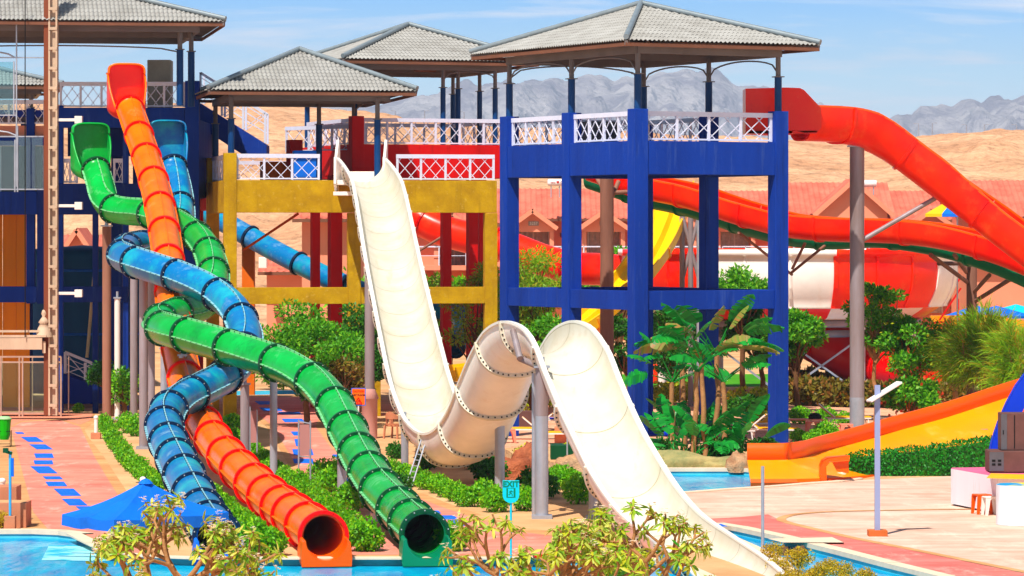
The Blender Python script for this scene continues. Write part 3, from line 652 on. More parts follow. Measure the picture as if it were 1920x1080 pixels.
beam(lb, (LBX(107), 0), (LBX(240), 0), 4.05, 4.6, .24, 'blue_wall_shade'); beam(lb, (xl, 0), (LBX(70), 0), 4.05, 4.6, .34, 'blue_wall')
MB().b2((xl, .2, 10.5), (LBX(350), 8, 10.75)).build('deck_slab', M_('dark_blue_wall'), lb); MB().b2((xl, .2, 7.6), (LBX(350), 8, 7.85)).build('deck_slab', M_('dark_blue_wall'), lb)
MB().b2((LBX(350), .2, 7.7), (LBX(374), 6, 10.4)).build('side_wall', M_('blue_wall'), lb)
mb = MB(); mb.b2((LBX(107), 3.2, 9.2), (LBX(250), 3.4, 10.49)); mb.b2((LBX(232), 3.21, 7.86), (LBX(345), 3.41, 10.48)); mb.build('back_wall', M_('dark_blue_wall'), lb)
mb = MB()
for i in range(7): mb.b2((LBX(-140) + i * .5, 2 + .06 * (i % 2), 0.3), (LBX(-140) + i * .5 + .48, 2.1 + .06 * (i % 2), 7.6))
mb.b2((LBX(-260), 2, .3), (LBX(-140), 2.1, 7.6)); mb.build('yellow_panel_wall', M_('orange_wall') if 0 else mat('panel_yellow', (232, 150, 30), .7, .2, .8, streak=True), lb)
MB().b2((xl, .25, 9.83), (LBX(84), .5, 10.2)).build('salmon_band', M_('salmon_wall'), lb)
MB().b2((LBX(-160), .6, 7.9), (LBX(84), .66, 9.5)).build('window_wall', M_('window_dark'), lb)
for k in range(5): column(lb, LBX(-30 + 27 * k), .55, 7.9, 9.5, .06, 'galv', 'window_mullion', 0)
railing(lb, (LBX(112), 0), (LBX(347), 0), 10.84, .88, 6); railing(lb, (xl, .2), (LBX(84), .2), 10.25, .85, 10); railing(lb, (LBX(116), .05), (LBX(146), .05), 8.2, .85, 2); railing(lb, (LBX(212), .05), (LBX(232), .05), 8.2, .85, 1)
lbr = thing('canopy_roof', 'large grey tiled roof over the left blue tower, cut by the photo edge', 'roof', (XX(421, 129), 129, 0), R(9.3))
hip_roof(lbr, -17.5, 0, 0, 10.0, 13.75, 16.1, front_rows=16)
for x, y in ((-1.45, 1.2), (-.95, 2.6), (-9.3, 1.2), (-9.3, 7), (-16, 1.2)): post(lbr, x, y, 10.9, 13.6, .12)
brace(lbr, (-9.3, 1.2), (-1.45, 1.2), 12.75, 12.95)
r2 = thing('canopy_roof', 'low grey tiled roof glimpsed behind the lift mast at the far left', 'roof', (XX(60, 150), 150, 0), R(9.3))
hip_roof(r2, -8, 1.2, 0, 7, 12.4, 13.6); 
for x, y in ((-6, 1), (0, 1)): post(r2, x, y, 0, 12.3, .12)
# stair from left tower to yellow deck
stc = thing('staircase', 'blue concrete staircase with white rails descending from the left blue tower', 'staircase', (0, 0, 0))
Ys = 139
pl = [(372, 192), (500, 272), (500, 290), (455, 290), (372, 236)]
MB().fprism([(XX(x, Ys), Z(y, Ys)) for x, y in pl], Ys, Ys + 1.6).build('stair_flight', M_('blue_wall'), stc)
a, b = P(376, 192, Ys), P(497, 268, Ys)
for yy, off in ((Ys, 0), (Ys + 1.5, .0)):
    mb = MB(); A_ = Vector((a.x, yy, a.z)); B_ = Vector((b.x, yy, b.z)); hgt = 1.1
    mb.bar(A_ + Vector((0, 0, hgt)), B_ + Vector((0, 0, hgt)), .08, .1)
    for q in (.35, .62, .85): mb.bar(A_ + Vector((0, 0, hgt * q)), B_ + Vector((0, 0, hgt * q)), .025)
    for q in (0, .33, .66, 1):
        c = A_.lerp(B_, q); mb.bar(c, c + Vector((0, 0, hgt + .02)), .08, .08, up=(1, 0, 0))
    for q in (0, .33, .66):
        c = A_.lerp(B_, q); d_ = A_.lerp(B_, q + .33); mb.bar(c, d_ + Vector((0, 0, hgt)), .025)
    mb.build('stair_railing', M_('white_rail'), stc)
# low ground staircase at left base
ls = thing('staircase', 'small dark blue stair with white lattice rail at the foot of the left tower', 'staircase', (0, 0, 0))
Yl = 137.5; MB().fprism([(XX(x, Yl), Z(y, Yl)) for x, y in [(118, 700), (176, 722), (240, 742), (240, 757), (118, 757)]], Yl, Yl + 1.2).build('stair_flight', M_('dark_blue_wall'), ls)
mb = MB(); a, b = P(122, 700, Yl - .05), P(176, 722, Yl - .05); hh = Vector((0, 0, .78))
mb.bar(a + hh, b + hh, .08, .1); mb.bar(a, a + hh, .12, .12, up=(1, 0, 0)); mb.bar(P(160, 712, Yl - .05), P(160, 680, Yl - .05), .1, .1, up=(1, 0, 0))
for q in (.15, .45, .75): mb.bar(a + hh * q, b + hh * min(1, q), .02)
mb.bar(a, b + hh, .03); mb.bar(a + hh, b, .03); mb.build('stair_railing', M_('white_rail'), ls)
# --- lift mast and glass lobby
Ym = 128.2
ms = thing('lift_mast', 'tall cream and rust brown steel truss mast rising beside the left tower', 'mast', (XX(97, Ym), Ym, 0))
s_ = 7000 / Ym
MB().b2((-14 / s_, -.15, .2), (-5 / s_, .15, 16.4)).build('rail_channel', mat('rust_brown', (128, 74, 56), .7, .25, 1.5, streak=True), ms)
mb = MB(); 
for x in (-3.5, 10): mb.b2((x / s_ - .03, -.2, .2), (x / s_ + .03, -.14, 16.4)); mb.b2((x / s_ - .03, .14, .2), (x / s_ + .03, .2, 16.4))
mb.b2((-3 / s_, -.05, .2), (9.5 / s_, .02, 16.4))
z = .5
while z < 16.3: mb.b2((-4.5 / s_, -.22, z), (11 / s_, -.16, z + .1)); z += .68
mb.build('mast_truss', mat('cream_steel', (206, 182, 160), .6, .2, 1.5, streak=True), ms)
for py in (225, 386, 550):
    mb = MB(); zz = Z(py, Ym); mb.b2((11 / s_, -.1, zz - .05), (44 / s_, -.02, zz + .05)); mb.b2((44 / s_, -.2, zz - .13), (58 / s_, .1, zz + .13)); mb.build('wall_bracket', M_('plastic_white'), ms, bevel=.01)
def cable(px_, y0, y1, lab):
    return MB().tube([P(px_, y0, Ym - .5), P(px_, y1, Ym - .5)], .02, 5).build('hoist_cable', M_('dark'), label=lab, cat='cable')
cable(47, -20, 632, 'thin dark hoist cable hanging left of the lift mast')
lf = thing('lift_carriage', 'weathered cream lift carriage beam resting above the glass lobby', 'lift carriage', (XX(40, 128), 128, 0))
s_ = 7000 / 128
mb = MB(); mb.b2((-8, -.2, Z(655, 128)), (40 / s_, .5, Z(633, 128))); mb.b2((-8, -.22, Z(632, 128)), (48 / s_, -.1, Z(628, 128))); mb.b2((-8, -.1, Z(623, 128)), (34 / s_, 0, Z(619, 128)))
mb.b2((40 / s_, -.1, Z(662, 128)), (46 / s_, 0, Z(640, 128))); mb.build('carriage_beam', M_('plastic_white') if 0 else M_('cream_steel'), lf)
mb = MB(); mb.lathe([(.0, .95), (.06, .92), (.1, .8), (.06, .7), (.12, .62), (.2, .5), (.14, .45), (.22, .3), (.3, 0)], (42 / s_, .1, Z(632, 128)), 10); mb.build('pulley_block', M_('cream_steel'), lf)
gb = thing('glass_lobby', 'glass walled lift lobby with steel frames at the left edge', 'glass lobby', (XX(0, 131.3), 131.3, 0)); s_ = 7000 / 133
mb = MB()
for x in (-60, 2, 36, 42, 113): mb.b2(((x - 1.4) / s_, -.05, 0), ((x + 1.4) / s_, .05, Z(666, 133)))
for y in (666, 676, 770): mb.b2((-3, -.04, Z(y + 1.5, 133)), (113 / s_, .04, Z(y - 1.5, 133)))
for x in (45, 113): mb.b2(((x - 1) / s_, 2.2, 0), ((x + 1) / s_, 2.3, Z(667, 135)))
mb.build('lobby_frame', mat('steel_warm', (206, 178, 160), .35, .2, 2, metal=.5), gb)
gm = bpy.data.materials.new('glass'); gm.use_nodes = True; t = gm.node_tree; t.nodes.clear(); o = N(t, 'ShaderNodeOutputMaterial'); tr = N(t, 'ShaderNodeBsdfTransparent'); tr.inputs[0].default_value = (.72, .86, .86, 1); gl = N(t, 'ShaderNodeBsdfGlossy'); gl.inputs['Roughness'].default_value = .03; mx = N(t, 'ShaderNodeMixShader'); fr = N(t, 'ShaderNodeFresnel'); fr.inputs[0].default_value = 1.7
t.links.new(fr.outputs[0], mx.inputs[0]); t.links.new(tr.outputs[0], mx.inputs[1]); t.links.new(gl.outputs[0], mx.inputs[2]); t.links.new(mx.outputs[0], o.inputs[0]); MATS['glass'] = gm
for a_, b_ in ((-58, 34), (44, 111)): MB().b2((a_ / s_, -.01, .12), (b_ / s_, .01, Z(677, 133))).build('glass_pane', gm, gb)
gc = thing('glass_balcony', 'glass balustrades and slim steel frames of the lift landing above', 'balustrade', (XX(0, 128.5), 128.5, 0)); s_ = 7000 / 128.5
mb = MB()
for x, y0, y1 in ((31, 35, 350), (26, 115, 215), (28, 262, 360), (33, 236, 360)): mb.b2(((x - 1.2) / s_, -.04, Z(y1, 128.5)), ((x + 1.2) / s_, .04, Z(y0, 128.5)))
for y in (108, 216, 256, 355): mb.b2((-2, -.03, Z(y + 1.2, 128.5)), ((82 if y in (108, 256, 355) else 32) / s_, .03, Z(y - 1.2, 128.5)))
pts = [Vector((XX(x, 128.5) - XX(0, 128.5), 0, Z(y, 128.5))) for x, y in ((-30, 98), (0, 98), (15, 101), (28, 108))]; mb.tube(pts, .03, 6)
pts = [Vector((XX(x, 128.5) - XX(0, 128.5), 0, Z(y, 128.5))) for x, y in ((-30, 245), (0, 246), (15, 248), (30, 254))]; mb.tube(pts, .03, 6)
mb.build('balustrade_frame', M_('galv'), gc)
MB().b2((-1, -.01, Z(214, 128.5)), (25 / s_, .01, Z(116, 128.5))).build('glass_pane', gm, gc); MB().b2((-1, -.01, Z(354, 128.5)), (26 / s_, .01, Z(264, 128.5))).build('glass_pane', gm, gc); MB().b2((35 / s_, -.01, Z(354, 128.5)), (80 / s_, .01, Z(258, 128.5))).build('glass_pane', gm, gc)
# concrete box behind red slide mouth
tag(MB().b2((XX(276, 137), 137, 10.9), (XX(320, 137), 138, Z(112, 137))).build('equipment_box', M_('concrete'), bevel=.03), 'weathered grey concrete equipment box on the left tower roof deck', 'equipment box')
# big blue tank/tube wall behind left tower
tk = thing('water_tank', 'large dark blue round tank seen between the left tower columns', 'tank', (XX(145, 141), 141, 0))
MB().lathe([(0, 6.0), (2.6, 5.8), (2.65, 5.6), (2.6, 0.4)], (0, 2, 0), 30).build('tank_shell', mat('tank_blue', (16, 92, 140), .5, .25, .8, streak=True), tk)
mb = MB(); mb.lathe([(2.68, 5.0), (2.72, 5.05), (2.68, 5.1)], (0, 2, 0), 30); mb.lathe([(2.68, 2.6), (2.72, 2.65), (2.68, 2.7)], (0, 2, 0), 30); mb.build('tank_band', M_('umb_blue'), tk)
MB().tube([(-.5 + 1.0, -1.2, 1.8), (.9, -1.2, 6.4)], .06, 8).build('tank_pipe', mat('pale_pipe', (220, 210, 170), .5, .1, 2), tk)
# ------------------------------------------------------------------ hotel villas
def hotel(name_label, Y, x0, x1, gables, ridge_py, eave_py, base_z=-1, nums=None, rail=True, lower=True, flat=False, dy=9, win=True, wm='salmon_wall'):
    s = 7000 / Y; c = (XX((x0 + x1) / 2, Y), Y, 0); h = thing('hotel_villa', name_label, 'building', c)
    lx = lambda px: XX(px, Y) - c[0]; zz = lambda py: Z(py, Y)
    ze, zr = zz(eave_py), zz(ridge_py)
    MB().b2((lx(x0), 0, -1), (lx(x1), dy, ze)).build('wall', M_(wm), h)
    mb = MB()   # ridged roof sheet, slope facing the viewer
    x = lx(x0) - .4; n = int((lx(x1) - lx(x0) + .8) / .11); vs = []; fs = []
    for i in range(n + 1):
        xx = x + i * .11; w = .035 * math.cos(i * math.pi / 1.5)
        vs += [(xx, -.9, ze - .25 + w), (xx, dy * .5, zr + w), (xx, dy + .9, ze - .25 + w)]
    for i in range(n): fs += [(3 * i, 3 * i + 3, 3 * i + 4, 3 * i + 1), (3 * i + 1, 3 * i + 4, 3 * i + 5, 3 * i + 2)]
    mb.add(vs, fs); mb.b2((x, -.95, ze - .42), (x + n * .11, -.88, ze - .26), 1)
    mb.build('roof', [M_('roof_pink'), M_('fascia')], h)
    for (gx, gy, hw, ey) in gables:       # apex px, apex py, half width px, eave py
        X, W = lx(gx), hw / s; za, zb = zz(gy), zz(ey)
        mb = MB(); mb.fprism([(X - W * .86, zb - .35), (X + W * .86, zb - .35), (X + W * .86, zb + .1), (X, za - .12), (X - W * .86, zb + .1)], -2.6, 1.2)
        mb.b2((X - W * .86, -2.6, 3.6 if win else 0), (X - W * .86 + .25, .2, zb - .36)); mb.b2((X + W * .86 - .25, -2.6, 3.6 if win else 0), (X + W * .86, .2, zb - .36))
        mb.build('gable_wall', M_(wm), h)
        mb = MB()
        for sg in (-1, 1):
            n_ = 14; vs = []; fs = []
            for i in range(n_ + 1):
                yy = -3.1 + 5.6 * i / n_; w = .04 * (i % 2)
                vs += [(X, yy, za + w), (X + sg * W, yy, zb + w - .05)]
            for i in range(n_): fs.append((2 * i, 2 * i + 2, 2 * i + 3, 2 * i + 1))
            mb.add(vs, fs); mb.bar((X, -3.12, za - .12), (X + sg * W, -3.12, zb - .17), .1, .26, 1)
        mb.build('gable_roof', [M_('roof_pink'), M_('salmon_wall')], h)
    if win:
        for j, (gx, gy, hw, ey) in enumerate(gables):
            cx = lx(gx + 2); zt = zz(428) if ey < 432 else zz(428)
            zb = zt - 2.15
            for (zz0, zz1) in ((zb, zt), (zb - 3.0, zt - 3.0)):
                fm = MB()
                for xx in (-.95, 0, .95): fm.b2((cx + xx - .05, -.14, zz0), (cx + xx + .05, -.04, zz1))
                fm.b2((cx - .9, -.13, zz1 - .08), (cx + .9, -.05, zz1)); fo = fm.build('window_frame', M_('frame_white'), h)
                MB().b2((cx - .9, -.06, zz0), (cx + .9, -.012, zz1)).build('pane', M_('window_dark'), fo)
                cu = MB(); vs = []; fs = []
                for q in range(25):
                    xx = cx - .88 + (1.76 * q / 24); vs += [(xx, -.09 + .02 * math.cos(q * 1.6), zz0), (xx, -.09 + .02 * math.cos(q * 1.6), zz1 - .1)]
                for q in range(24): fs.append((2 * q, 2 * q + 2, 2 * q + 3, 2 * q + 1))
                cu.add(vs, fs); cu.build('curtain', M_('curtain'), fo)
            sc_ = MB(); sc_.lathe([(.02, -.2), (.12, -.12), (.15, .1), (.0, .12)], (cx + 1.75, -.05, zt - .4), 8); sc_.build('wall_lamp', M_('fascia'), h)
            if nums and j < len(nums) and nums[j]:
                MB().box((cx, -2.64, zt + .28), (.62, .03, .26)).build('number_plate', mat('plate_grey', (150, 140, 130), .6, .1, 2), h)
                text_mesh('door_number', nums[j], .24, M_('frame_white'), h, (cx, -2.665, zt + .28))
    if rail:
        mb = MB(); zt = zz(462); mb.b2((lx(x0), -2.72, zt - .04), (lx(x1), -2.66, zt + .03)); n = int((x1 - x0) / 42)
        for i in range(n + 1): xx = lx(x0 + (x1 - x0) * i / n); mb.b2((xx - .03, -2.72, zt - 1), (xx + .03, -2.66, zt)); 
        mb.b2((lx(x0), -2.71, zt - .5), (lx(x1), -2.67, zt - .47)); mb.build('balcony_rail', M_('white_rail'), h)
        MB().b2((lx(x0), -2.75, zt - 1.25), (lx(x1), -.005, zt - 1.0)).build('balcony_slab', M_(wm), h)
    return h
hotel('long salmon hotel block with two small gables behind the blue tower', 226, 925, 1345, [(998, 392, 46, 424), (1130, 394, 46, 424), (1262, 393, 46, 424)], 352, 402, nums=['5257', '5236', None])
hotel('salmon hotel block seen through the right bay of the blue tower', 228, 1350, 1478, [(1375, 394, 42, 424)], 356, 402)
hotel('salmon hotel villa with the tall wide gable behind the thick grey column', 222, 1482, 1668, [(1592, 336, 74, 400)], 340, 404)
hotel('salmon hotel villa with small gable right of the thick grey column', 227, 1672, 1800, [(1735, 392, 44, 422)], 356, 404)
hotel('salmon hotel villa with pink tiled roof at the right edge of the photo', 221, 1804, 2060, [(1872, 390, 50, 424), (1990, 384, 50, 420)], 336, 398, nums=['5217', None])
hotel('salmon building glimpsed between the yellow tower pillars', 190, 500, 670, [], 470, 500, rail=False, win=False)
hotel('pink hotel wing with plain wall behind the red inner pillars', 175, 566, 668, [], 380, 400, rail=False, win=False)
hotel('salmon hotel wing with balcony behind the red and yellow pillars', 200, 775, 925, [(850, 400, 40, 428)], 370, 410)
hotel('small villa with steep open gable seen through the left tower', 215, 90, 205, [(155, 428, 32, 474)], 440, 476, rail=False, win=False)
hotel('low salmon annex with curtained windows behind the tamarisk tree', 205, 1820, 2000, [], 455, 462, rail=False, win=False)
def tank(x, y, Y, lab, txt=None):
    s = 7000 / Y; t_ = thing('water_heater', lab, 'water heater', (XX(x, Y), Y, Z(y, Y))); r_ = 6.5 / s; L = 13 / s
    MB().tube([(-L, 0, 0), (-L - .05, 0, 0), (-L, 0, 0), (L, 0, 0)], [r_ * .8, r_ * .9, r_, r_], 16).build('drum', M_('tank_white'), t_)
    mb = MB()
    for q in (-.6, .6): mb.b2((q * L - .03, -.05, -r_ - .7), (q * L + .03, .05, -r_ + .05))
    mb.build('stand', M_('galv'), t_)
    if txt: text_mesh('lettering', txt, r_ * .75, mat('ink_red', (180, 30, 40), .6), t_, (.1, -r_ - .004, 0))
tank(1041, 342, 224, 'white cylindrical water heater with red lettering on the hotel roof', 'baby \u2665 Ca')
tank(1630, 344, 220, 'plain white water heater on the roof beside the thick grey column')
for (x, y) in ((490, 492), (516, 470)):
    pass
tag(MB().b2((XX(485, 188), 188, Z(503, 188)), (XX(500, 188), 188.6, Z(482, 188))).build('air_conditioner', M_('plastic_white'), bevel=.03), 'white air conditioning unit on the salmon building roof', 'air conditioner')
# ------------------------------------------------------------------ slides
def ring_mesh(r, mats_, bolts=14, w=.05, th=.07):
    mb = MB(); n = 32; prof = [(r - .005, -w), (r + th, -w), (r + th, -.008), (r + th * .8, 0), (r + th, .008), (r + th, w), (r - .005, w)]
    mb.lathe(prof + [prof[0]], (0, 0, 0), n)
    for f in range(len(mb.s)): mb.s[f] = False
    for k in range(bolts):
        t = 2 * math.pi * (k + .5) / bolts
        for sg in (-1, 1): mb.box(((r + th * .55) * math.cos(t), (r + th * .55) * math.sin(t), sg * w), (.022, .022, .03), t, 1)
    me = bpy.data.meshes.new('flange_ring'); me.from_pydata(mb.v, [], mb.f)
    for m in mats_: me.materials.append(m)
    me.polygons.foreach_set('material_index', mb.m); me.update(); return me
def tube_slide(name, label, pts, r, mt, mf, spacing, bolts=14, mouth=True, exit_=True, seams=(90, 205), thing_cat='water slide', m_in=None, ring_w=.05, seam_m=None, dark_hood=None):
    pw = spline([P(*p) for p in pts], .3); base = Vector((pw[-1].x, pw[-1].y, 0))
    t_ = thing(name, label, thing_cat, base); fr = frames_of(pw)
    n = 28; mb = MB()
    for rad, flip in ((r, 0), (r - .03, 1)):
        prof = [(rad * math.cos(2 * math.pi * k / n), rad * math.sin(2 * math.pi * k / n)) for k in range(n)]
        mb.sweep(fr, prof, 0, True, False)
    k0 = len(fr) * n
    for e0 in (0, len(fr) - 1):
        mb.f += [(e0 * n + k, e0 * n + (k + 1) % n, k0 + e0 * n + (k + 1) % n, k0 + e0 * n + k) for k in range(n)]; mb.m += [0] * n; mb.s += [False] * n
    mb.build('tube', M_(mt), t_, world=True)
    rm = ring_mesh(r, [M_(mf), M_('bolt') if bolts else M_(mf)], bolts or 8, ring_w)
    cum = [0]
    for a, b in zip(pw, pw[1:]): cum.append(cum[-1] + (b - a).length)
    L = cum[-1]; nr = max(2, round(L / spacing))
    for k in range(nr + 1):
        s = L * k / nr; i = min(range(len(cum)), key=lambda q: abs(cum[q] - s)); p, sd_, up, _ = fr[i]; d = up.cross(sd_)
        o = bpy.data.objects.new('flange_ring', rm); COL.objects.link(o); o.parent = t_
        rot = Matrix((sd_, up, sd_.cross(up))).transposed().to_4x4(); o.matrix_local = Matrix.Translation(p - base) @ rot
    for a in seams:
        c, s_ = math.cos(R(a)), math.sin(R(a)); u = (c, s_); v = (-s_, c); pr = []
        for du, dv in ((r - .01, -.012), (r + .055, -.012), (r + .055, .012), (r - .01, .012)): pr.append((u[0] * du + v[0] * dv, u[1] * du + v[1] * dv))
        sm = MB(); sm.sweep(fr, pr, 0, True, True, False)
        if bolts:
            s = .2
            while s < L:
                i = min(range(len(cum)), key=lambda q: abs(cum[q] - s)); p, sd_, up, _ = fr[i]
                sm.box(p + (sd_ * c + up * s_) * (r + .035), (.05, .05, .03), 0, 1); s += .22
        sm.build('seam_flange', [M_(seam_m or mt), M_(mf)], t_, world=True)
    if mouth:
        p, sd_, up, _ = fr[0]; d = (pw[1] - pw[0]); hz_ = Vector((d.x, d.y, 0)).normalized(); sx = hz_.cross(Vector((0, 0, 1)))
        H = MB(); secs = 10; prof_n = 20; vs = []; inn = []
        for j in range(secs + 1):
            s = j / secs; w = r + .02 + (.62 - r) * smoothstep(0, .6, s); top = -.02 * (1 - s) + 1.15 * smoothstep(0, .85, s) ; c = p - hz_ * (1.25 * s) + Vector((0, 0, .12 * s))
            for lay, off in ((0, 0), (1, .035)):
                row = [(-(w - off), top)]
                for k in range(prof_n + 1):
                    a = math.pi + math.pi * k / prof_n; row.append(((w - off) * math.cos(a), (r - off) * math.sin(a)))
                row.append(((w - off), top))
                (vs if lay == 0 else inn).extend([c + sx * x + Vector((0, 0, z)) for x, z in row])
        m_ = prof_n + 3
        q = [(j * m_ + k, j * m_ + k + 1, (j + 1) * m_ + k + 1, (j + 1) * m_ + k) for j in range(secs) for k in range(m_ - 1)]
        H.add(vs, q, 0, True); H.add(inn, q, 0, True)
        rim = [vs[j * m_] for j in range(secs + 1)]; rim2 = [vs[j * m_ + m_ - 1] for j in range(secs + 1)]
        c = p - hz_ * 1.25 + Vector((0, 0, .12)); arch = []
        for k in range(17):
            a = math.pi - math.pi * k / 16; x = .62 * max(-1, min(1, math.cos(a) * 1.15)) if 0 else .62 * (abs(math.cos(a)) ** .5) * (1 if math.cos(a) > 0 else -1); z = 1.15 + .32 * (abs(math.sin(a)) ** .6)
            arch.append((x, z))
        low = [(.6 * math.cos(a), r * math.sin(a)) for a in [2 * math.pi - math.pi * k / 12 for k in range(13)]]
        poly = arch + low; back = [c + sx * x + Vector((0, 0, z)) for x, z in poly]; back2 = [b + hz_ * .04 for b in back]; n2 = len(poly)
        tri = tessellate_polygon([[Vector((x, z, 0)) for x, z in poly]])
        H.add(back, tri); H.add(back2, tri); H.add(back + back2, [(k, (k + 1) % n2, (k + 1) % n2 + n2, k + n2) for k in range(n2)])
        # roof lip curling forward from the back plate
        lipa = [c + sx * x + Vector((0, 0, z)) for x, z in arch]; lipb = [q_ + hz_ * .42 - Vector((0, 0, .0)) for q_ in lipa]
        lipa2 = [q_ + Vector((0, 0, .03)) for q_ in lipa]; lipb2 = [q_ + Vector((0, 0, .03)) for q_ in lipb]
        H.add(lipa + lipb, [(k, k + 1, k + 18, k + 17) for k in range(16)], 0, True); H.add(lipa2 + lipb2, [(k, k + 1, k + 18, k + 17) for k in range(16)], 0, True)
        H.add(lipb + lipb2, [(k, k + 1, k + 18, k + 17) for k in range(16)])
        H.build('slide_mouth', M_(dark_hood or mt), t_, world=True)
        rb = MB(); rb.tube(rim + lipb[:1], .035, 8); rb.tube(rim2 + lipb[-1:], .035, 8); rb.tube(lipb, .035, 8); rb.build('mouth_rim', M_(mt), t_, world=True)
    if exit_:
        p = fr[-1][0]; d = pw[-1] - pw[-3]; hz_ = Vector((d.x, d.y, 0)).normalized(); sx = hz_.cross(Vector((0, 0, 1)))
        rr_ = r + .035; poly = [(-rr_, .0)] + [((r - .03) * math.cos(a), (r - .03) * math.sin(a)) for a in [math.pi + math.pi * k / 18 for k in range(19)]] + [(rr_, 0), (rr_ + .03, -.3), (rr_ + .02, -p.z + .1 - .14), (-rr_ - .02, -p.z + .1 - .14), (-rr_ - .03, -.3)]
        n2 = len(poly); fr_ = [p + hz_ * .62 + sx * x + Vector((0, 0, z - (.03 if i in range(1, 20) else .08))) for i, (x, z) in enumerate(poly)]; bk_ = [p - hz_ * .1 + sx * x + Vector((0, 0, z)) for x, z in poly]
        tri = tessellate_polygon([[Vector((x, z, 0)) for x, z in poly]])
        X = MB(); X.add(fr_, tri); X.add(bk_, tri); X.add(fr_ + bk_, [(k, (k + 1) % n2, (k + 1) % n2 + n2, k + n2) for k in range(n2)], 0, False)
        X.build('exit_chute', M_(m_in or mt), t_, world=True, bevel=.025)
        E = MB(); E.lathe([(r - .04, 0), (r + .05, 0), (r + .05, .12), (r - .04, .12), (r - .04, 0)], (0, 0, 0), 32)
        me = bpy.data.meshes.new('exit_rim'); me.from_pydata(E.v, [], E.f); me.materials.append(M_(m_in or mt)); o = bpy.data.objects.new('exit_rim', me); COL.objects.link(o); o.parent = t_
        pp, sd_, up, _ = fr[-1]; o.matrix_local = Matrix.Translation(pp - base) @ Matrix((sd_, up, sd_.cross(up))).transposed().to_4x4()
        for f in me.polygons: f.use_smooth = False
    return t_
mat('dark_exit_green', (8, 128, 92), .3, .15, 1, coat=.4)
tube_slide('tube_slide', 'long orange enclosed tube slide with red joint rings running straight down to the pool',
    [(244, 205, 127.6), (256, 240, 126), (276, 300, 122.5), (296, 370, 118.5), (309, 440, 115), (317, 500, 112.2), (322, 560, 109.5), (329, 620, 106.8), (340, 680, 104), (356, 740, 100.8), (381, 795, 97.3), (416, 845, 93), (462, 893, 88.5), (512, 938, 83.6), (560, 973, 78.4), (606, 1005, 73.9)],
    .44, 'tube_orange', 'flange_red', 2.7, bolts=0, seams=(90, 180, 0), dark_hood='slide_red', m_in='slide_orange', ring_w=.06)
tube_slide('tube_slide', 'winding emerald green tube slide with dark bolted rings ending right of the orange exit',
    [(180, 318, 126.6), (189, 348, 125.8), (196, 375, 125.2), (211, 391, 124.7), (237, 397, 124), (275, 400, 122.8), (318, 412, 121), (358, 434, 118.6), (387, 465, 116), (399, 500, 113.6), (399, 535, 111.6), (385, 566, 110.2), (358, 583, 109), (325, 590, 107.6), (301, 601, 105.6), (302, 614, 103.4), (325, 622, 101.6), (370, 634, 100.2), (430, 652, 98.6), (500, 674, 96.8), (552, 694, 95.2), (595, 722, 93.6), (625, 756, 91.8), (647, 797, 89.6), (668, 840, 87.1), (690, 882, 84.3), (715, 920, 81.6), (745, 952, 79.3), (772, 980, 76.6), (796, 1002, 74.0)],
    .44, 'tube_green', 'dark_green', 2.6, seams=(88, 182, -2), seam_m='fin_green', m_in='dark_exit_green')
tube_slide('tube_slide', 'faded blue tube slide with navy bolted rings twisting through the other tubes',
    [(324, 312, 127.8), (332, 345, 127), (338, 385, 125.6), (337, 420, 123.8), (318, 446, 121.6), (285, 458, 119.4), (250, 463, 117), (233, 470, 114.8), (232, 482, 112.6), (255, 492, 110.8), (300, 507, 109.4), (350, 524, 108.2), (400, 547, 106.9), (437, 577, 105.4), (458, 615, 103.8), (458, 655, 102), (440, 690, 100.4), (408, 714, 98.9), (366, 736, 97.2), (328, 757, 95.4), (309, 783, 93.3), (314, 822, 90.2), (334, 868, 86.4), (357, 915, 82.8), (381, 962, 79), (408, 1006, 74.4)],
    .44, 'tube_blue', 'dark_navy', 2.6, seams=(88, 182, -2), seam_m='fin_blue', m_in='umb_blue')
def uprof(W, d, th=.045, n=22, sq=1.0, rng=(0, math.pi)):
    out = []; inn = []
    for k in range(n + 1):
        a = math.pi + math.pi * k / n; c, s = math.cos(a), math.sin(a); f = lambda v, e_: math.copysign(abs(v) ** e_, v)
        out.append((f(c, sq) * (W / 2 + th), f(s, sq) * (d + th))); inn.append((f(c, sq) * W / 2, f(s, sq) * d))
    return out, inn
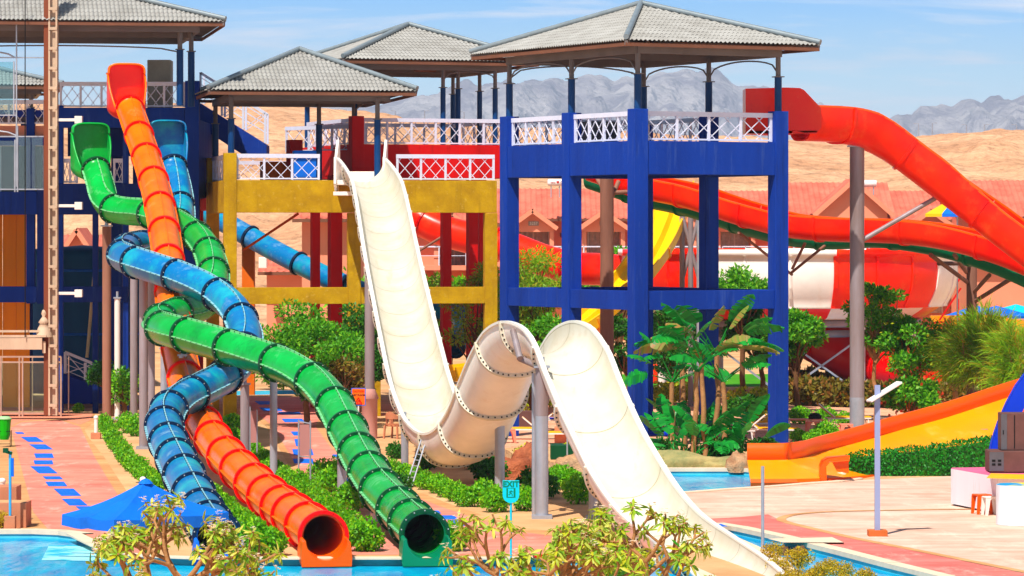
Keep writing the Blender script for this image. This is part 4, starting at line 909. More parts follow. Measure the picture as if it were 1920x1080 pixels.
def open_slide(name, label, pw, W, d, m_in, m_out, m_lip, rib=2.2, lipw=.10, rolls=None, depthf=None, sq=.85, cat='water slide', rib_m=None, kline=True, rib_th=.09):
    base = Vector((pw[-1].x, pw[-1].y, 0)); t_ = thing(name, label, cat, base); fr = frames_of(pw, 1, rolls)
    if depthf: fr = [(p, s, u * depthf(i / (len(fr) - 1)), k) for i, (p, s, u, k) in enumerate(fr)]
    out, inn = uprof(W, d, .05, 22, sq)
    mb = MB(); mb.sweep(fr, inn, 0, False, False); mb.sweep(fr, out, 1, False, False)
    mb.add([fr[0][0] + fr[0][1] * x + fr[0][2] * z for x, z in out + inn] , [(k, k + 1, k + 24, k + 23) for k in range(22)], 1); e_ = fr[-1]
    mb.add([e_[0] + e_[1] * x + e_[2] * z for x, z in out + inn], [(k, k + 1, k + 24, k + 23) for k in range(22)], 1)
    trough_mb = mb
    for sg in (-1, 1):
        x0, x1 = W / 2 - .012, W / 2 + lipw; MB().sweep(fr, [(sg * x0, -.03), (sg * x1, -.03), (sg * x1, .03), (sg * x0, .03)], 0, True, True, False).build('lip', M_(m_lip), t_, world=True)
    cum = [0]
    for a, b in zip(pw, pw[1:]): cum.append(cum[-1] + (b - a).length)
    L = cum[-1]; s = rib * .6; jl = MB()
    while rib and s < L - .3:
        i = min(range(len(cum)), key=lambda q: abs(cum[q] - s)); p, sd_, up, k = fr[i]; dd = (pw[min(i + 1, len(pw) - 1)] - pw[i - 1]).normalized()
        o2, i2 = uprof(W + .1, d + .05, rib_th, 22, sq)
        poly = o2 + i2[::-1]; rb = MB(); rb.sweep([(p - dd * .045, sd_, up, 1), (p + dd * .045, sd_, up, 1)], poly, 0, True, True, False)
        if kline:
            for q in range(1, 22, 1):
                x, z = (o2[q][0] + i2[q][0]) / 2, (o2[q][1] + i2[q][1]) / 2
                for sg in (-1, 1): rb.box(p + sd_ * x + up * z + dd * .05 * sg, (.035, .035, .035), 0, 1)
        rb.build('rib', [M_(rib_m or m_out), M_('dark')], t_, world=True)
        jl.sweep([(p - dd * .011, sd_, up, 1), (p + dd * .011, sd_, up, 1)], [(x * .996, z * .994) for x, z in inn], 0, False, False)
        s += rib
    if rib: trough_mb.add(jl.v, jl.f, 2)
    trough_mb.build('trough', [M_(m_in), M_(m_out), M_('seam')], t_, world=True)
    return t_, fr
# white hump slide
wp = [(677, 297, 128.6), (688, 309, 127.4), (704, 334, 125.2), (713, 365, 122.2), (720, 400, 119.4), (735, 480, 113.8), (752, 560, 109.2), (772, 650, 104.6), (784, 700, 102.2), (801, 752, 99.4), (822, 792, 97.2), (848, 812, 95.6), (876, 806, 94.0), (903, 770, 92.4), (926, 714, 90.9), (948, 664, 89.6), (972, 624, 88.3), (996, 607, 87.1), (1020, 604, 85.9), (1048, 618, 84.9), (1070, 650, 84.2), (1090, 700, 83.3), (1122, 775, 82.1), (1160, 850, 80.8), (1192, 905, 79.3), (1236, 960, 77.1), (1302, 1010, 73.6), (1352, 1046, 70.9), (1388, 1078, 68.6), (1412, 1102, 67)]
pw = spline([P(*p) for p in wp], .3)
ws, wfr = open_slide('hump_slide', 'wide white open slide that dips and humps before running down to the pool', pw, 1.56, .76, 'slide_white', 'slide_cream', 'lip_white', rib=2.5, rib_m='slide_white', depthf=lambda t: 1 - .5 * smoothstep(.78, .97, t))
# entry box
fx = MB(); p0 = pw[0]
def xprism(mb, x0, x1, yz, m=0):
    n = len(yz); vs = [(x0, y, z) for y, z in yz] + [(x1, y, z) for y, z in yz]; tri = tessellate_polygon([[Vector((y, z, 0)) for y, z in yz]])
    mb.add(vs, [tuple(t) for t in tri] + [(a + n, b + n, c + n) for a, b, c in tri] + [(i, (i + 1) % n, (i + 1) % n + n, i + n) for i in range(n)], m)
for sg in (-1, 1):
    xx = p0.x + sg * .84 - .05
    xprism(fx, xx - .045, xx + .045, [(131.3, 7.9), (131.3, 9.72), (130.5, 9.72), (129.1, 9.1), (128.5, 9.05), (128.4, 8.15), (129.2, 7.9)])
fx.b2((p0.x - .86, 128.5, 8.12), (p0.x + .76, 131.2, 8.28)); fx.b2((p0.x - .85, 131.2, 8.25), (p0.x + .75, 131.3, 8.62))
fx.b2((p0.x - .95, 128.45, 7.75), (p0.x + .1, 129.6, 7.88)); fx.build('entry_box', M_('slide_cream'), ws, world=True, bevel=.015)
# big red slides at right
r1 = [(1500, 200, 115.6), (1540, 201, 116), (1590, 206, 116.8), (1640, 220, 117.4), (1690, 246, 117.6), (1740, 282, 117.6), (1800, 328, 117.6), (1860, 374, 117.4), (1925, 424, 117), (2020, 495, 116.5), (2120, 565, 116)]
s1, f1 = open_slide('flume_slide', 'bright red open flume leaving the blue tower and crossing high above the hotel roofs', spline([P(*p) for p in r1], .35), 1.25, 1.02, 'slide_red', 'slide_red', 'slide_orange', rib=2.9, lipw=.05, sq=.6, kline=False, rib_th=.05)
hb = MB(); Yh = 114.8
poly = [(XX(x, Yh), Z(y, Yh)) for x, y in [(1401, 166), (1475, 164), (1500, 165), (1508, 169), (1540, 203), (1540, 240), (1532, 248), (1508, 249), (1486, 243), (1484, 253), (1471, 253), (1401, 250)]]
hb.fprism(poly, Yh, Yh + .06); hb.fprism(poly, Yh + 1.4, Yh + 1.46); hb.b2((poly[0][0], Yh, poly[-1][1]), (poly[6][0], Yh + 1.4, poly[-1][1] + .08)); hb.b2((poly[0][0] - .05, Yh, poly[-1][1]), (poly[0][0], Yh + 1.46, poly[0][1]))
hb.build('entry_box', M_('slide_red'), s1, world=True, bevel=.02)
r2 = [(1120, 300, 133), (1217, 331, 131), (1300, 349, 129), (1390, 378, 127.4), (1440, 392, 126.6), (1482, 402, 126), (1560, 409, 125.2), (1640, 411, 124.6), (1700, 414, 124), (1760, 421, 123.4), (1810, 431, 122.8), (1870, 448, 122), (1925, 468, 121.4), (2020, 510, 120)]
open_slide('flume_slide', 'long red open flume sweeping low behind the blue tower above the bowl', spline([P(*p) for p in r2], .35), 1.15, .74, 'slide_red', 'slide_red', 'slide_orange', rib=3.0, lipw=.05, sq=.6, kline=False, rib_th=.045)
open_slide('flume_slide', 'dark green open flume running just behind and under the low red flume', spline([P(x, y + (16 if x < 1600 else 8 + (x - 1600) * .045), Y + 2.2) for x, y, Y in r2], .35), 1.15, .74, 'slide_dkgreen', 'slide_dkgreen', 'slide_dkgreen', rib=3.0, lipw=.05, sq=.6, kline=False, rib_th=.045)
tube_slide('tube_slide', 'thick red tube slide feeding the bowl from behind the yellow tower',
    [(700, 320, 157), (760, 392, 156), (820, 428, 155.4), (880, 446, 154.8), (950, 462, 154), (1020, 488, 153), (1080, 503, 152), (1130, 505, 151.4), (1190, 512, 150)], .66, 'slide_red', 'slide_deep_red', 3.4, bolts=0, mouth=False, exit_=False, seams=())
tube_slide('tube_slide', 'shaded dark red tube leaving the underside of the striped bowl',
    [(1480, 592, 151), (1520, 626, 149.5), (1575, 655, 148), (1640, 680, 146.5), (1720, 700, 145), (1790, 715, 144)], 1.0, 'slide_deep_red', 'slide_deep_red', 3.2, bolts=0, mouth=False, exit_=False, seams=())  # deeper red than the other flumes, standing in for the bowl's shade
tube_slide('tube_slide', 'distant blue tube slide crossing behind the yellow tower openings',
    [(385, 395, 150.5), (430, 422, 149.6), (500, 462, 148.4), (570, 499, 147.2), (640, 532, 146.2), (720, 562, 145.2), (800, 575, 144), (860, 588, 143), (872, 620, 142), (850, 650, 141)], .42, 'tube_blue', 'dark_navy', 2.6, bolts=0, mouth=False, exit_=False, seams=(170,))
# yellow double slide
yp = spline([P(*p) for p in [(1268, 352, 141.5), (1262, 375, 140.8), (1246, 425, 139.2), (1222, 475, 137.6), (1185, 525, 136), (1140, 570, 134.6), (1085, 615, 133.4), (1020, 655, 132.4), (940, 688, 131.4), (840, 704, 130.5)]], .35)
ysd = thing('double_slide', 'bright yellow twin lane slide curving down behind the blue tower', 'water slide', (yp[-1].x, yp[-1].y, 0)); yfr = frames_of(yp)
pr = [(-.72, .3), (-.66, .3), (-.62, 0), (-.5, -.1), (-.14, -.1), (-.05, .14), (.05, .14), (.14, -.1), (.5, -.1), (.62, 0), (.66, .3), (.72, .3), (.7, -.1), (.56, -.2), (-.56, -.2), (-.7, -.1)]
MB().sweep(yfr, pr, 0, True, True, False).build('trough', M_('slide_yellow'), ysd, world=True)
for i in range(12, len(yfr) - 2, 14):
    p, s_, u, k = yfr[i]; dd = (yp[i + 1] - yp[i - 1]).normalized(); MB().sweep([(p - dd * .04, s_, u, 1), (p + dd * .04, s_, u, 1)], [(-.76, .22), (-.7, .22), (-.68, -.1), (-.56, -.2), (.56, -.2), (.68, -.1), (.7, .22), (.76, .22), (.74, -.14), (.6, -.27), (-.6, -.27), (-.74, -.14)], 0, True, True, False).build('rib', M_('slide_amber'), ysd, world=True)
# bowl
BC = (XX(1478, 150), 150, 0)
bw = thing('bowl_slide', 'huge round bowl with alternating red and cream panels behind the grey column', 'bowl slide', BC)
zp = lambda py: Z(py, 144)
wall = [(6.62, zp(474)), (6.62, zp(468)), (6.84, zp(468)), (6.84, zp(480)), (6.66, zp(481)), (6.72, zp(495)), (6.74, zp(515)), (6.66, zp(540)), (6.48, zp(560)), (6.3, zp(575)), (6.32, zp(578)), (6.2, zp(579))]
cone = [(6.16, zp(576)), (5.9, zp(585)), (5.5, zp(597)), (4.6, zp(608)), (3.2, zp(612)), (1.2, zp(618)), (1.1, zp(618))]
inner = [(6.62, zp(474)), (6.6, zp(500)), (6.2, zp(560)), (4.5, zp(600)), (1.1, zp(612))]
b0 = -90 + 11.5
for k in range(8):
    a0, a1 = R(b0 + 45 * k), R(b0 + 45 * (k + 1)); c1, c2 = ('slide_red', 'slide_cream') if k % 2 == 0 else ('slide_cream', 'slide_red')
    mb = MB(); mb.lathe(wall, (0, 0, 0), 14, 0, True, a0, a1); mb.lathe(inner, (0, 0, 0), 14, 0, True, a0, a1); mb.build('wall_panel', M_(c1), bw)
    mb = MB(); mb.lathe(cone, (0, 0, 0), 14, 0, True, a0, a1); mb.build('floor_panel', M_(c2), bw)
    for q, w in ((0, .012), (.333, .006), (.667, .006)):
        a = a0 + (a1 - a0) * q; rb = MB(); rb.lathe([(r_ + .05, z_) for r_, z_ in wall[3:]] + [(r_ - .05, z_) for r_, z_ in wall[3:]][::-1], (0, 0, 0), 1, 0, False, a - w, a + w)
        rb.add([(math.cos(t) * r_, math.sin(t) * r_, z_) for t in (a - w, a + w) for r_, z_ in [(r_ + .05, z_) for r_, z_ in wall[3:]] + [(r_ - .05, z_) for r_, z_ in wall[3:]][::-1]], [tuple(range(18)), tuple(range(18, 36))])
        rb.build('panel_rib', M_(c1), bw)
mb = MB(); 
for r_, y_ in ((5.2, 604), (4.2, 624)): mb.tube([(r_ * math.cos(2 * math.pi * k / 40), r_ * math.sin(2 * math.pi * k / 40), zp(y_) - .1) for k in range(41)], .14, 10)
mb.build('ring_beam', M_('grey_steel'), bw)
for k in range(10):
    a = 2 * math.pi * (k + .3) / 10; MB().tube([(5.2 * math.cos(a), 5.2 * math.sin(a), 0), (5.2 * math.cos(a), 5.2 * math.sin(a), zp(604) - .15)], .16, 12).build('leg', M_('plastic_white'), bw)
for k in (6, 7): 
    a = 2 * math.pi * (k + .3) / 10; b = 2 * math.pi * (k + 1.3) / 10
    A_, B_ = Vector((5.2 * math.cos(a), 5.2 * math.sin(a), 0)), Vector((5.2 * math.cos(b), 5.2 * math.sin(b), 0)); mb = MB(); mb.bar(A_ + Vector((0, 0, .2)), B_ + Vector((0, 0, 2.4)), .07); mb.bar(B_ + Vector((0, 0, .2)), A_ + Vector((0, 0, 2.4)), .07); mb.build('cross_brace', M_('galv'), bw)
# front right orange and yellow family slide
fp = spline([P(*p) for p in [(1404, 881, 97.5), (1450, 881, 97.5), (1510, 880, 97.6), (1565, 875, 99.0), (1600, 866, 100.8), (1680, 845, 102.6), (1750, 824, 104), (1820, 804, 105), (1890, 781, 106), (1980, 752, 107.5)]], .4)
fs_ = thing('family_slide', 'low orange walled slide with yellow floor emptying left into the pool', 'water slide', (fp[0].x, fp[0].y, 0)); roll = lambda t: R(13 + 6 * smoothstep(.1, .6, t)); ffr = frames_of(fp, 1, roll)
hw = .95
MB().sweep(ffr, [(-hw, 0), (hw, 0), (hw, -.09), (-hw, -.09)], 0, True, True, False).build('slide_floor', M_('slide_amber'), fs_, world=True)
MB().sweep(ffr, [(-hw - .1, .42), (-hw - .02, .44), (-hw + .04, .0), (-hw - .06, -.1), (-hw - .16, -.08)], 0, True, True, True).build('side_wall', M_('slide_orange'), fs_, world=True)
MB().sweep(ffr, [(hw - .02, -.1), (hw - .02, .03), (hw + .04, .05), (hw + .12, -.02), (hw + .1, -.16)], 0, True, True, False).build('side_wall', M_('slide_orange'), fs_, world=True)
Ye_ = 96.6; MB().fprism([(XX(x, Ye_), Z(y, Ye_)) for x, y in [(1538, 905), (1538, 874), (1542, 864), (1551, 858), (1592, 855), (1592, 864), (1556, 867), (1549, 875), (1549, 905)]], Ye_, Ye_ + .5).build('end_wall', M_('slide_orange'), fs_, world=True, bevel=.02)
MB().fprism([(XX(x, Ye_), Z(y, Ye_)) for x, y in [(1562, 868), (1592, 864), (1592, 888), (1570, 884)]], Ye_ + .1, Ye_ + .3).build('end_wall', M_('slide_orange'), fs_, world=True)
for x in (1640, 1740, 1840):
    i0 = min(range(len(fp)), key=lambda q: abs(960 + fp[q].x * F / fp[q].y - x)); p = fp[i0]; MB().b2((p.x - .1, p.y - .3, 0), (p.x + .1, p.y + .3, p.z - .1)).build('leg', M_('grey_steel'), fs_, world=True)
# ------------------------------------------------------------------ slide supports
def support(px, yt, yb, d, m, label, arms=(), band=None, cone=None, Y=None, flange=True, group=None):
    Y = Y or GY(yb); b = P(px, yb, Y); b.z = 0; zt = Z(yt, Y); t_ = thing('support_column', label, 'column', b, group=group)
    mb = MB(); zb = Z(band, Y) if band else 0
    if band: mb.tube([(0, 0, 0), (0, 0, zb)], d / 2 + .004, 20, 1); mb.tube([(0, 0, zb), (0, 0, zt)], d / 2, 20, 0)
    else: mb.tube([(0, 0, 0), (0, 0, zt)], d / 2, 20, 0)
    mb.build('post', [M_(m), M_('galv')], t_)
    if flange: 
        mb = MB(); mb.box((0, 0, zt + .03), (d * 1.25, d * 1.25, .05)); mb.box((0, 0, .04), (d * 1.6, d * 1.6, .08)); mb.tube([(0, 0, zt), (0, 0, zt + .25)], d * .22, 8); mb.build('base_plate', M_('galv'), t_)
    if cone: MB().lathe([(d / 2 + .01, Z(cone - 18, Y)), (d * .95, Z(cone, Y)), (d * .8, Z(cone, Y) - .03), (d * .78, 0)], (0, 0, 0), 16).build('plinth', M_('stage_pink') if 0 else mat('pinkish_grey', (206, 158, 150), .7, .15, 1, streak=True), t_)
    for (x0, y0, x1, y1, dY) in arms:
        a = P(x0, y0, Y) - b; c = P(x1, y1, Y + dY) - b; MB().tube([a, c], .075, 10).build('arm', M_(m), t_)
    return t_
support(1607, 276, 822, .46, 'grey_steel', 'thick tall grey steel column carrying the high red flume', arms=[(1600, 460, 1760, 368, .5)], band=745)
support(1138, 330, 730, .46, 'brown_steel', 'brown spiral marked steel column behind the left bay of the blue tower', arms=[(1138, 390, 1160, 340, .6), (1138, 365, 1120, 335, .6), (1138, 362, 1175, 360, .4)], Y=125, flange=False)
support(1822, 488, 772, .36, 'brown_steel', 'brown steel column with slanted arms beside the tamarisk tree', arms=[(1815, 530, 1745, 478, -4), (1812, 510, 1790, 478, -4), (1828, 565, 1900, 520, -4), (1826, 548, 1855, 516, -3), (1822, 494, 1760, 494, -2)], Y=128, flange=False)
support(693, 478, 822, .31, 'grey_steel', 'slim grey column with conical collar beside the caution sign', cone=747, flange=False)
support(759, 790, 866, .2, 'galv', 'short pale post under the dip of the white slide', Y=99)
support(937, 775, 918, .25, 'galv', 'grey post under the rising bend of the white slide', Y=91.5)
support(1016, 690, 972, .29, 'grey_steel', 'stout grey column below the crest of the white slide', arms=[(1016, 690, 975, 672, .6), (975, 672, 962, 620, .6), (1020, 760, 1038, 712, .3)], band=780)
support(1001, 700, 962, .1, 'galv', 'thin grey pipe standing beside the stout crest column', Y=85.6, flange=False)
support(1112, 860, 962, .2, 'galv', 'grey post under the lower run of the white slide', Y=84)
support(269, 500, 855, .26, 'grey_steel', 'grey column carrying the left bend of the blue tube', Y=111.5)
support(251, 485, 800, .24, 'grey_steel', 'greyish column at the far left of the tube supports', Y=122)
support(284, 530, 770, .22, 'grey_steel', 'grey column just right of the blue bend support', Y=118)
support(200, 425, 760, .3, 'brown_steel', 'brown column standing under the upper green tube', Y=127.5)
support(220, 560, 770, .2, 'plastic_white', 'pale column under the upper green tube', Y=129)
support(308, 655, 790, .22, 'galv', 'grey column half hidden behind the green loop', Y=108)
support(342, 668, 800, .2, 'galv', 'pale column under the front of the green loop', Y=103)
support(459, 722, 857, .25, 'grey_steel', 'grey column under the right bend of the blue tube', Y=104.2)
support(513, 705, 895, .2, 'galv', 'grey column under the long green run', Y=98.4)
support(641, 862, 957, .22, 'galv', 'grey column under the lower green bend', Y=88.6)
support(700, 962, 986, .12, 'plastic_white', 'short white post under the green tube near the exit', Y=82.6)
support(1295, 400, 790, .2, 'grey_steel', 'slender grey lattice column beside the yellow twin slide', arms=[(1278, 400, 1312, 530, 0), (1312, 400, 1278, 530, 0), (1278, 395, 1312, 395, 0)], Y=139, flange=False)
support(1279, 390, 790, .2, 'grey_steel', 'left brown grey leg of the lattice beside the twin slide', Y=139.05, flange=False)
support(1311, 395, 790, .2, 'galv', 'right pale leg of the lattice beside the twin slide', Y=138.95, flange=False)
def strut(pts, Y, label, d=.1, m='brown_steel'):
    return tag(MB().tube([P(x, y, Y + dy) for x, y, dy in pts], d / 2, 8).build('support_arm', M_(m)), label, 'strut')
strut([(1385, 436, 0), (1485, 515, 3)], 127, 'brown slanted strut under the low red flume left of the tower pillar')
strut([(1510, 455, 0), (1485, 505, 0)], 126.5, 'short brown strut under the red flume right of the tower pillar'); strut([(1552, 456, 0), (1483, 512, 0)], 127, 'long brown strut under the red flume right of the tower pillar')
strut([(455, 470, 0), (560, 400, 0)], 141, 'orange brown diagonal strut behind the yellow tower opening', m='orange_wall'); strut([(770, 480, 0), (835, 440, 0)], 150, 'brown strut below the thick red tube')
tag(MB().box(P(466, 480, 150) - Vector((0, 0, 2.5)), (.5, .5, 7)).build('support_column', M_('orange_wall')), 'orange concrete column behind the left yellow opening', 'column')
# ------------------------------------------------------------------ vegetation
def rdir(rng):
    z = rng.uniform(-1, 1); t = rng.uniform(0, 2 * math.pi); s = math.sqrt(1 - z * z); return Vector((s * math.cos(t), s * math.sin(t), z))
def leaf(mb, p, d, n, L, w, m=0, fold=.0):
    d = d.normalized(); s = d.cross(n); 
    if s.length < 1e-4: s = d.orthogonal()
    s.normalize(); nn = s.cross(d)
    if fold == 0: mb.add([p, p + d * L * .45 + s * w / 2, p + d * L, p + d * L * .45 - s * w / 2], [(0, 1, 2, 3)], m)
    else:
        a = p + d * L * .3 + s * w * .42 + nn * fold * L; b = p + d * L * .3 - s * w * .42 + nn * fold * L; a2 = p + d * L * .72 + s * w * .45 - nn * fold * L * .2; b2 = p + d * L * .72 - s * w * .45 - nn * fold * L * .2
        c = p + d * L * .5; e_ = p + d * L - nn * fold * L * 1.2
        mb.add([p, a, a2, e_, b2, b, c], [(0, 1, 2, 6), (6, 2, 3), (0, 6, 4, 5), (6, 3, 4)], m)
def clump(mb, c, r, n, L, w, rng, flat=.8, up=.35, m=0, shell=.55, fold=0):
    for _ in range(n):
        u = rdir(rng); rad = r * (shell + (1 - shell) * rng.random() ** .5); p = Vector(c) + Vector((u.x * rad, u.y * rad, u.z * rad * flat))
        d = (u * .7 + rdir(rng) * .8 + Vector((0, 0, up * .3))).normalized(); nrm = (u + rdir(rng) * .6 + Vector((0, 0, up))).normalized()
        leaf(mb, p, d, nrm, L * rng.uniform(.7, 1.25), w * rng.uniform(.8, 1.2), m, fold)
BUSH = {}
def bush_proto(kind, leafm, seed, n=420, L=.085, w=.06, lumps=7):
    rng = random.Random(seed); mb = MB()
    for k in range(lumps):
        t = 2 * math.pi * k / lumps + rng.uniform(-.3, .3); q = rng.uniform(.35, .62); c = (math.cos(t) * q, math.sin(t) * q, rng.uniform(.42, .85))
        clump(mb, c, rng.uniform(.36, .5), n // lumps, L / .4, w / .4, rng, .9)
    clump(mb, (0, 0, .95), .5, n // 4, L / .4, w / .4, rng, .75); clump(mb, (0, 0, .55), .85, n // 2, L / .4, w / .4, rng, .6)
    me = bpy.data.meshes.new('foliage'); me.from_pydata(mb.v, [], mb.f); me.materials.append(M_(leafm)); me.update()
    st = MB(); 
    for k in range(4): t = k * 1.6 + .4; st.tube([(0, 0, 0), (math.cos(t) * .25, math.sin(t) * .25, .7)], [.06, .03], 5)
    ms = bpy.data.meshes.new('stem'); ms.from_pydata(st.v, [], st.f); ms.materials.append(M_('bark')); BUSH.setdefault(kind, []).append((me, ms))
for i in range(4): bush_proto('green', 'leaf_bush', 11 + i, 760, .075, .055)
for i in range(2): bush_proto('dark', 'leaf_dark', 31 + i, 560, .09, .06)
for i in range(2): bush_proto('yellow', 'leaf_yellow', 41 + i, 560, .08, .06)
for i in range(3): bush_proto('gold', 'leaf_gold', 51 + i, 800, .05, .035)
for i in range(3): bush_proto('brown', 'leaf_brownish', 61 + i, 520, .14, .09)
_bc = [0]
def bush(px, py, r, kind, label, group, zs=1.0):
    Y = GY(py); _bc[0] += 1; rng = random.Random(_bc[0]); me, ms = BUSH[kind][_bc[0] % len(BUSH[kind])]
    t_ = thing('bush', label, 'bush', (XX(px, Y), Y, 0), rng.uniform(0, 6), group); t_.scale = (r, r, r * zs * rng.uniform(.95, 1.12))
    for n_, m_ in (('foliage', me), ('stem', ms)):
        o = bpy.data.objects.new(n_, m_); COL.objects.link(o); o.parent = t_
def line(pts, n):
    L = [0]
    for a, b in zip(pts, pts[1:]): L.append(L[-1] + math.hypot(b[0] - a[0], b[1] - a[1]))
    out = []
    for k in range(n):
        s = L[-1] * k / max(1, n - 1)
        for i in range(len(pts) - 1):
            if s <= L[i + 1] + 1e-6: t = (s - L[i]) / (L[i + 1] - L[i]); out.append((pts[i][0] + (pts[i + 1][0] - pts[i][0]) * t, pts[i][1] + (pts[i + 1][1] - pts[i][1]) * t)); break
    return out
rb_ = random.Random(3)
for x, y in line([(197, 806), (212, 836), (230, 862), (250, 885), (272, 905), (296, 925)], 11): bush(x + rb_.uniform(-2, 2), y, .32, 'green', 'round green shrub in the dense row right of the left pink path', 'shrubs along the left pink path', 1.15)
for x, y in line([(392, 942), (410, 958), (432, 976), (455, 996), (480, 1018)], 7): bush(x, y, .32, 'green', 'round green shrub between the blue and orange tubes near the pool', 'shrubs between the blue and orange tubes', 1.1)
bush(478, 1042, .45, 'green', 'round green shrub at the pool edge just left of the orange exit', None, 1.1); bush(508, 1042, .36, 'green', 'smaller green shrub squeezed against the orange exit', None, 1.1)
for x, y in line([(438, 832), (470, 856), (500, 884), (530, 905), (562, 925), (600, 955), (635, 985), (668, 1015)], 13): bush(x + rb_.uniform(-4, 4), y, .33, 'green', 'round green shrub in the row between the orange and green tubes', 'shrubs between the orange and green tubes', 1.1)
for x, y in ((605, 908), (620, 925), (655, 960), (628, 900)): bush(x, y, .42, 'green', 'round green shrub right behind the lower green bend', 'shrubs behind the lower green bend', 1.1)
bush(684, 1034, .44, 'green', 'round green shrub between the orange and green exits', None, 1.15); bush(846, 1034, .40, 'green', 'round green shrub just right of the green exit', None, 1.1)
for x, y in line([(690, 866), (712, 884), (742, 900), (780, 912), (815, 924), (850, 938), (872, 950)], 11): bush(x + rb_.uniform(-3, 3), y, .31, 'green', 'round green shrub in the row right of the green tube', 'shrubs right of the green tube', 1.15)
for x, y, r in ((905, 950, .42), (930, 960, .4), (985, 958, .36), (1062, 918, .42), (1084, 945, .42), (1046, 905, .3)): bush(x, y, r, 'green', 'round green shrub near the exit sign and white slide posts', 'shrubs around the white slide posts', 1.1)
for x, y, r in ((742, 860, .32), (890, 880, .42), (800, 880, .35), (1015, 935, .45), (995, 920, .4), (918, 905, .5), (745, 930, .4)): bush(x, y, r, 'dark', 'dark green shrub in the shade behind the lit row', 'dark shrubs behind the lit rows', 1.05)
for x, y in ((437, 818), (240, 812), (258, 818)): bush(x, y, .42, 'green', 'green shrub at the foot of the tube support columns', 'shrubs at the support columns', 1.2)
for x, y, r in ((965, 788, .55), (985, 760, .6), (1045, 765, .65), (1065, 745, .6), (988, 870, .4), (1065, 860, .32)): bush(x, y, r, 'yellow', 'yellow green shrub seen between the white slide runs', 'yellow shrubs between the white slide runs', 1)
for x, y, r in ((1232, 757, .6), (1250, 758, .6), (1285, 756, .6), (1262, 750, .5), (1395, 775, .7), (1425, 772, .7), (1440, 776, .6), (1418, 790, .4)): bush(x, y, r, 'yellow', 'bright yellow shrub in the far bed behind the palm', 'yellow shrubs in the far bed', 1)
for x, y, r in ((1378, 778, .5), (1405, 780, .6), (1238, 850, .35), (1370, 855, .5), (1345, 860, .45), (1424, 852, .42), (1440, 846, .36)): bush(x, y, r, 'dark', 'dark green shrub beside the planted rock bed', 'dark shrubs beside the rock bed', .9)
for x, y, r in ((1500, 795, .45), (1550, 793, .4), (1582, 797, .36), (1497, 828, .3), (1548, 826, .42), (1525, 835, .35), (1570, 832, .3)): bush(x, y, r, 'green', 'small green shrub on the terrace around the thick grey column', 'shrubs on the terrace by the thick column', 1)
for k, (x, y) in enumerate(line([(1478, 758), (1560, 762), (1655, 764), (1740, 768), (1800, 772)], 12) + line([(1478, 738), (1600, 742), (1800, 746)], 9)): bush(x + rb_.uniform(-5, 5), y, .72, 'brown', 'olive brown shrub in the hedge bed in front of the bowl legs', 'olive shrubs in front of the bowl', .95)
for x, y, r in ((1447, 1048, .26), (1458, 1076, .27), (1497, 1066, .33), (1490, 1095, .26), (1540, 1090, .29), (1580, 1088, .27), (1556, 1074, .22), (1622, 1098, .28), (1520, 1102, .26), (1470, 1104, .26), (1582, 1110, .26)): bush(x, y, r, 'gold', 'golden clipped shrub beside the end of the white slide', 'golden shrubs beside the white slide end', .95)
for x, y, r in ((1160, 1066, .4), (1190, 1078, .42), (1140, 1085, .4)): bush(x, y, r, 'yellow', 'yellow shrub under the end of the white slide', 'yellow shrubs under the white slide', .9)
bush(3, 992, .3, 'gold', 'small golden shrub by the planter at the left edge', None); bush(146, 775, .25, 'green', 'small bright green shrub in front of the lower stair', None)
bush(160, 690, .5, 'yellow', 'yellow shrub behind the lower white stair rail', None)
# hedge
def hedge(name, label, top, bot, Y0, dep, seed, leafm='leaf_hedge', L=.09, dens=230):
    rng = random.Random(seed); t_ = thing(name, label, 'hedge', (XX(top[0][0], Y0), Y0, 0)); mb = MB(); x0, x1 = top[0][0], top[-1][0]
    core = MB(); n = 24; pt = []
    for k in range(n + 1):
        px = x0 + (x1 - x0) * k / n; zt = Z(interp(top, px), Y0); pt.append((XX(px, Y0), zt))
    for (xa, za), (xb, zb) in zip(pt, pt[1:]): core.add([(xa, Y0 + .08, 0), (xb, Y0 + .08, 0), (xb, Y0 + .08, zb - .08), (xa, Y0 + .08, za - .08), (xa, Y0 + dep - .1, 0), (xb, Y0 + dep - .1, 0), (xb, Y0 + dep - .1, zb - .08), (xa, Y0 + dep - .1, za - .08)], [(0, 1, 2, 3), (3, 2, 6, 7), (5, 4, 7, 6), (0, 3, 7, 4), (1, 5, 6, 2)])
    core.build('branch_core', M_('leaf_dark'), t_, world=True)
    A = (XX(x1, Y0) - XX(x0, Y0))
    for _ in range(int(A * dens * 3)):
        px = rng.uniform(x0, x1); zt = Z(interp(top, px), Y0); X = XX(px, Y0); f = rng.random()
        bmp = .05 * noise.noise(Vector((X * 2.5, 0, rng.random() * .2 + 3)))
        if f < .55: p = Vector((X, Y0 + rng.uniform(-.04, .1) + bmp, rng.uniform(.03, zt))); nn = Vector((0, -1, .3))
        else: p = Vector((X, Y0 + rng.uniform(0, dep), zt + rng.uniform(-.06, .05) + bmp * 1.5)); nn = Vector((0, 0, 1))
        leaf(mb, p, rdir(rng) + nn * .4, nn + rdir(rng) * .7, L * rng.uniform(.7, 1.3), L * .6)
    mb.build('foliage', M_(leafm), t_, world=True)
hedge('hedge', 'long clipped green hedge in front of the yellow floored slide', [(1588, 862), (1600, 856), (1660, 850), (1740, 842), (1800, 834), (1850, 826), (1868, 824)], None, 98.9, 1.0, 5)
hedge('hedge', 'low ragged hedge behind the orange slide wall', [(1440, 842), (1500, 838), (1560, 826), (1620, 818), (1650, 812)], None, 108, .8, 6, dens=120)
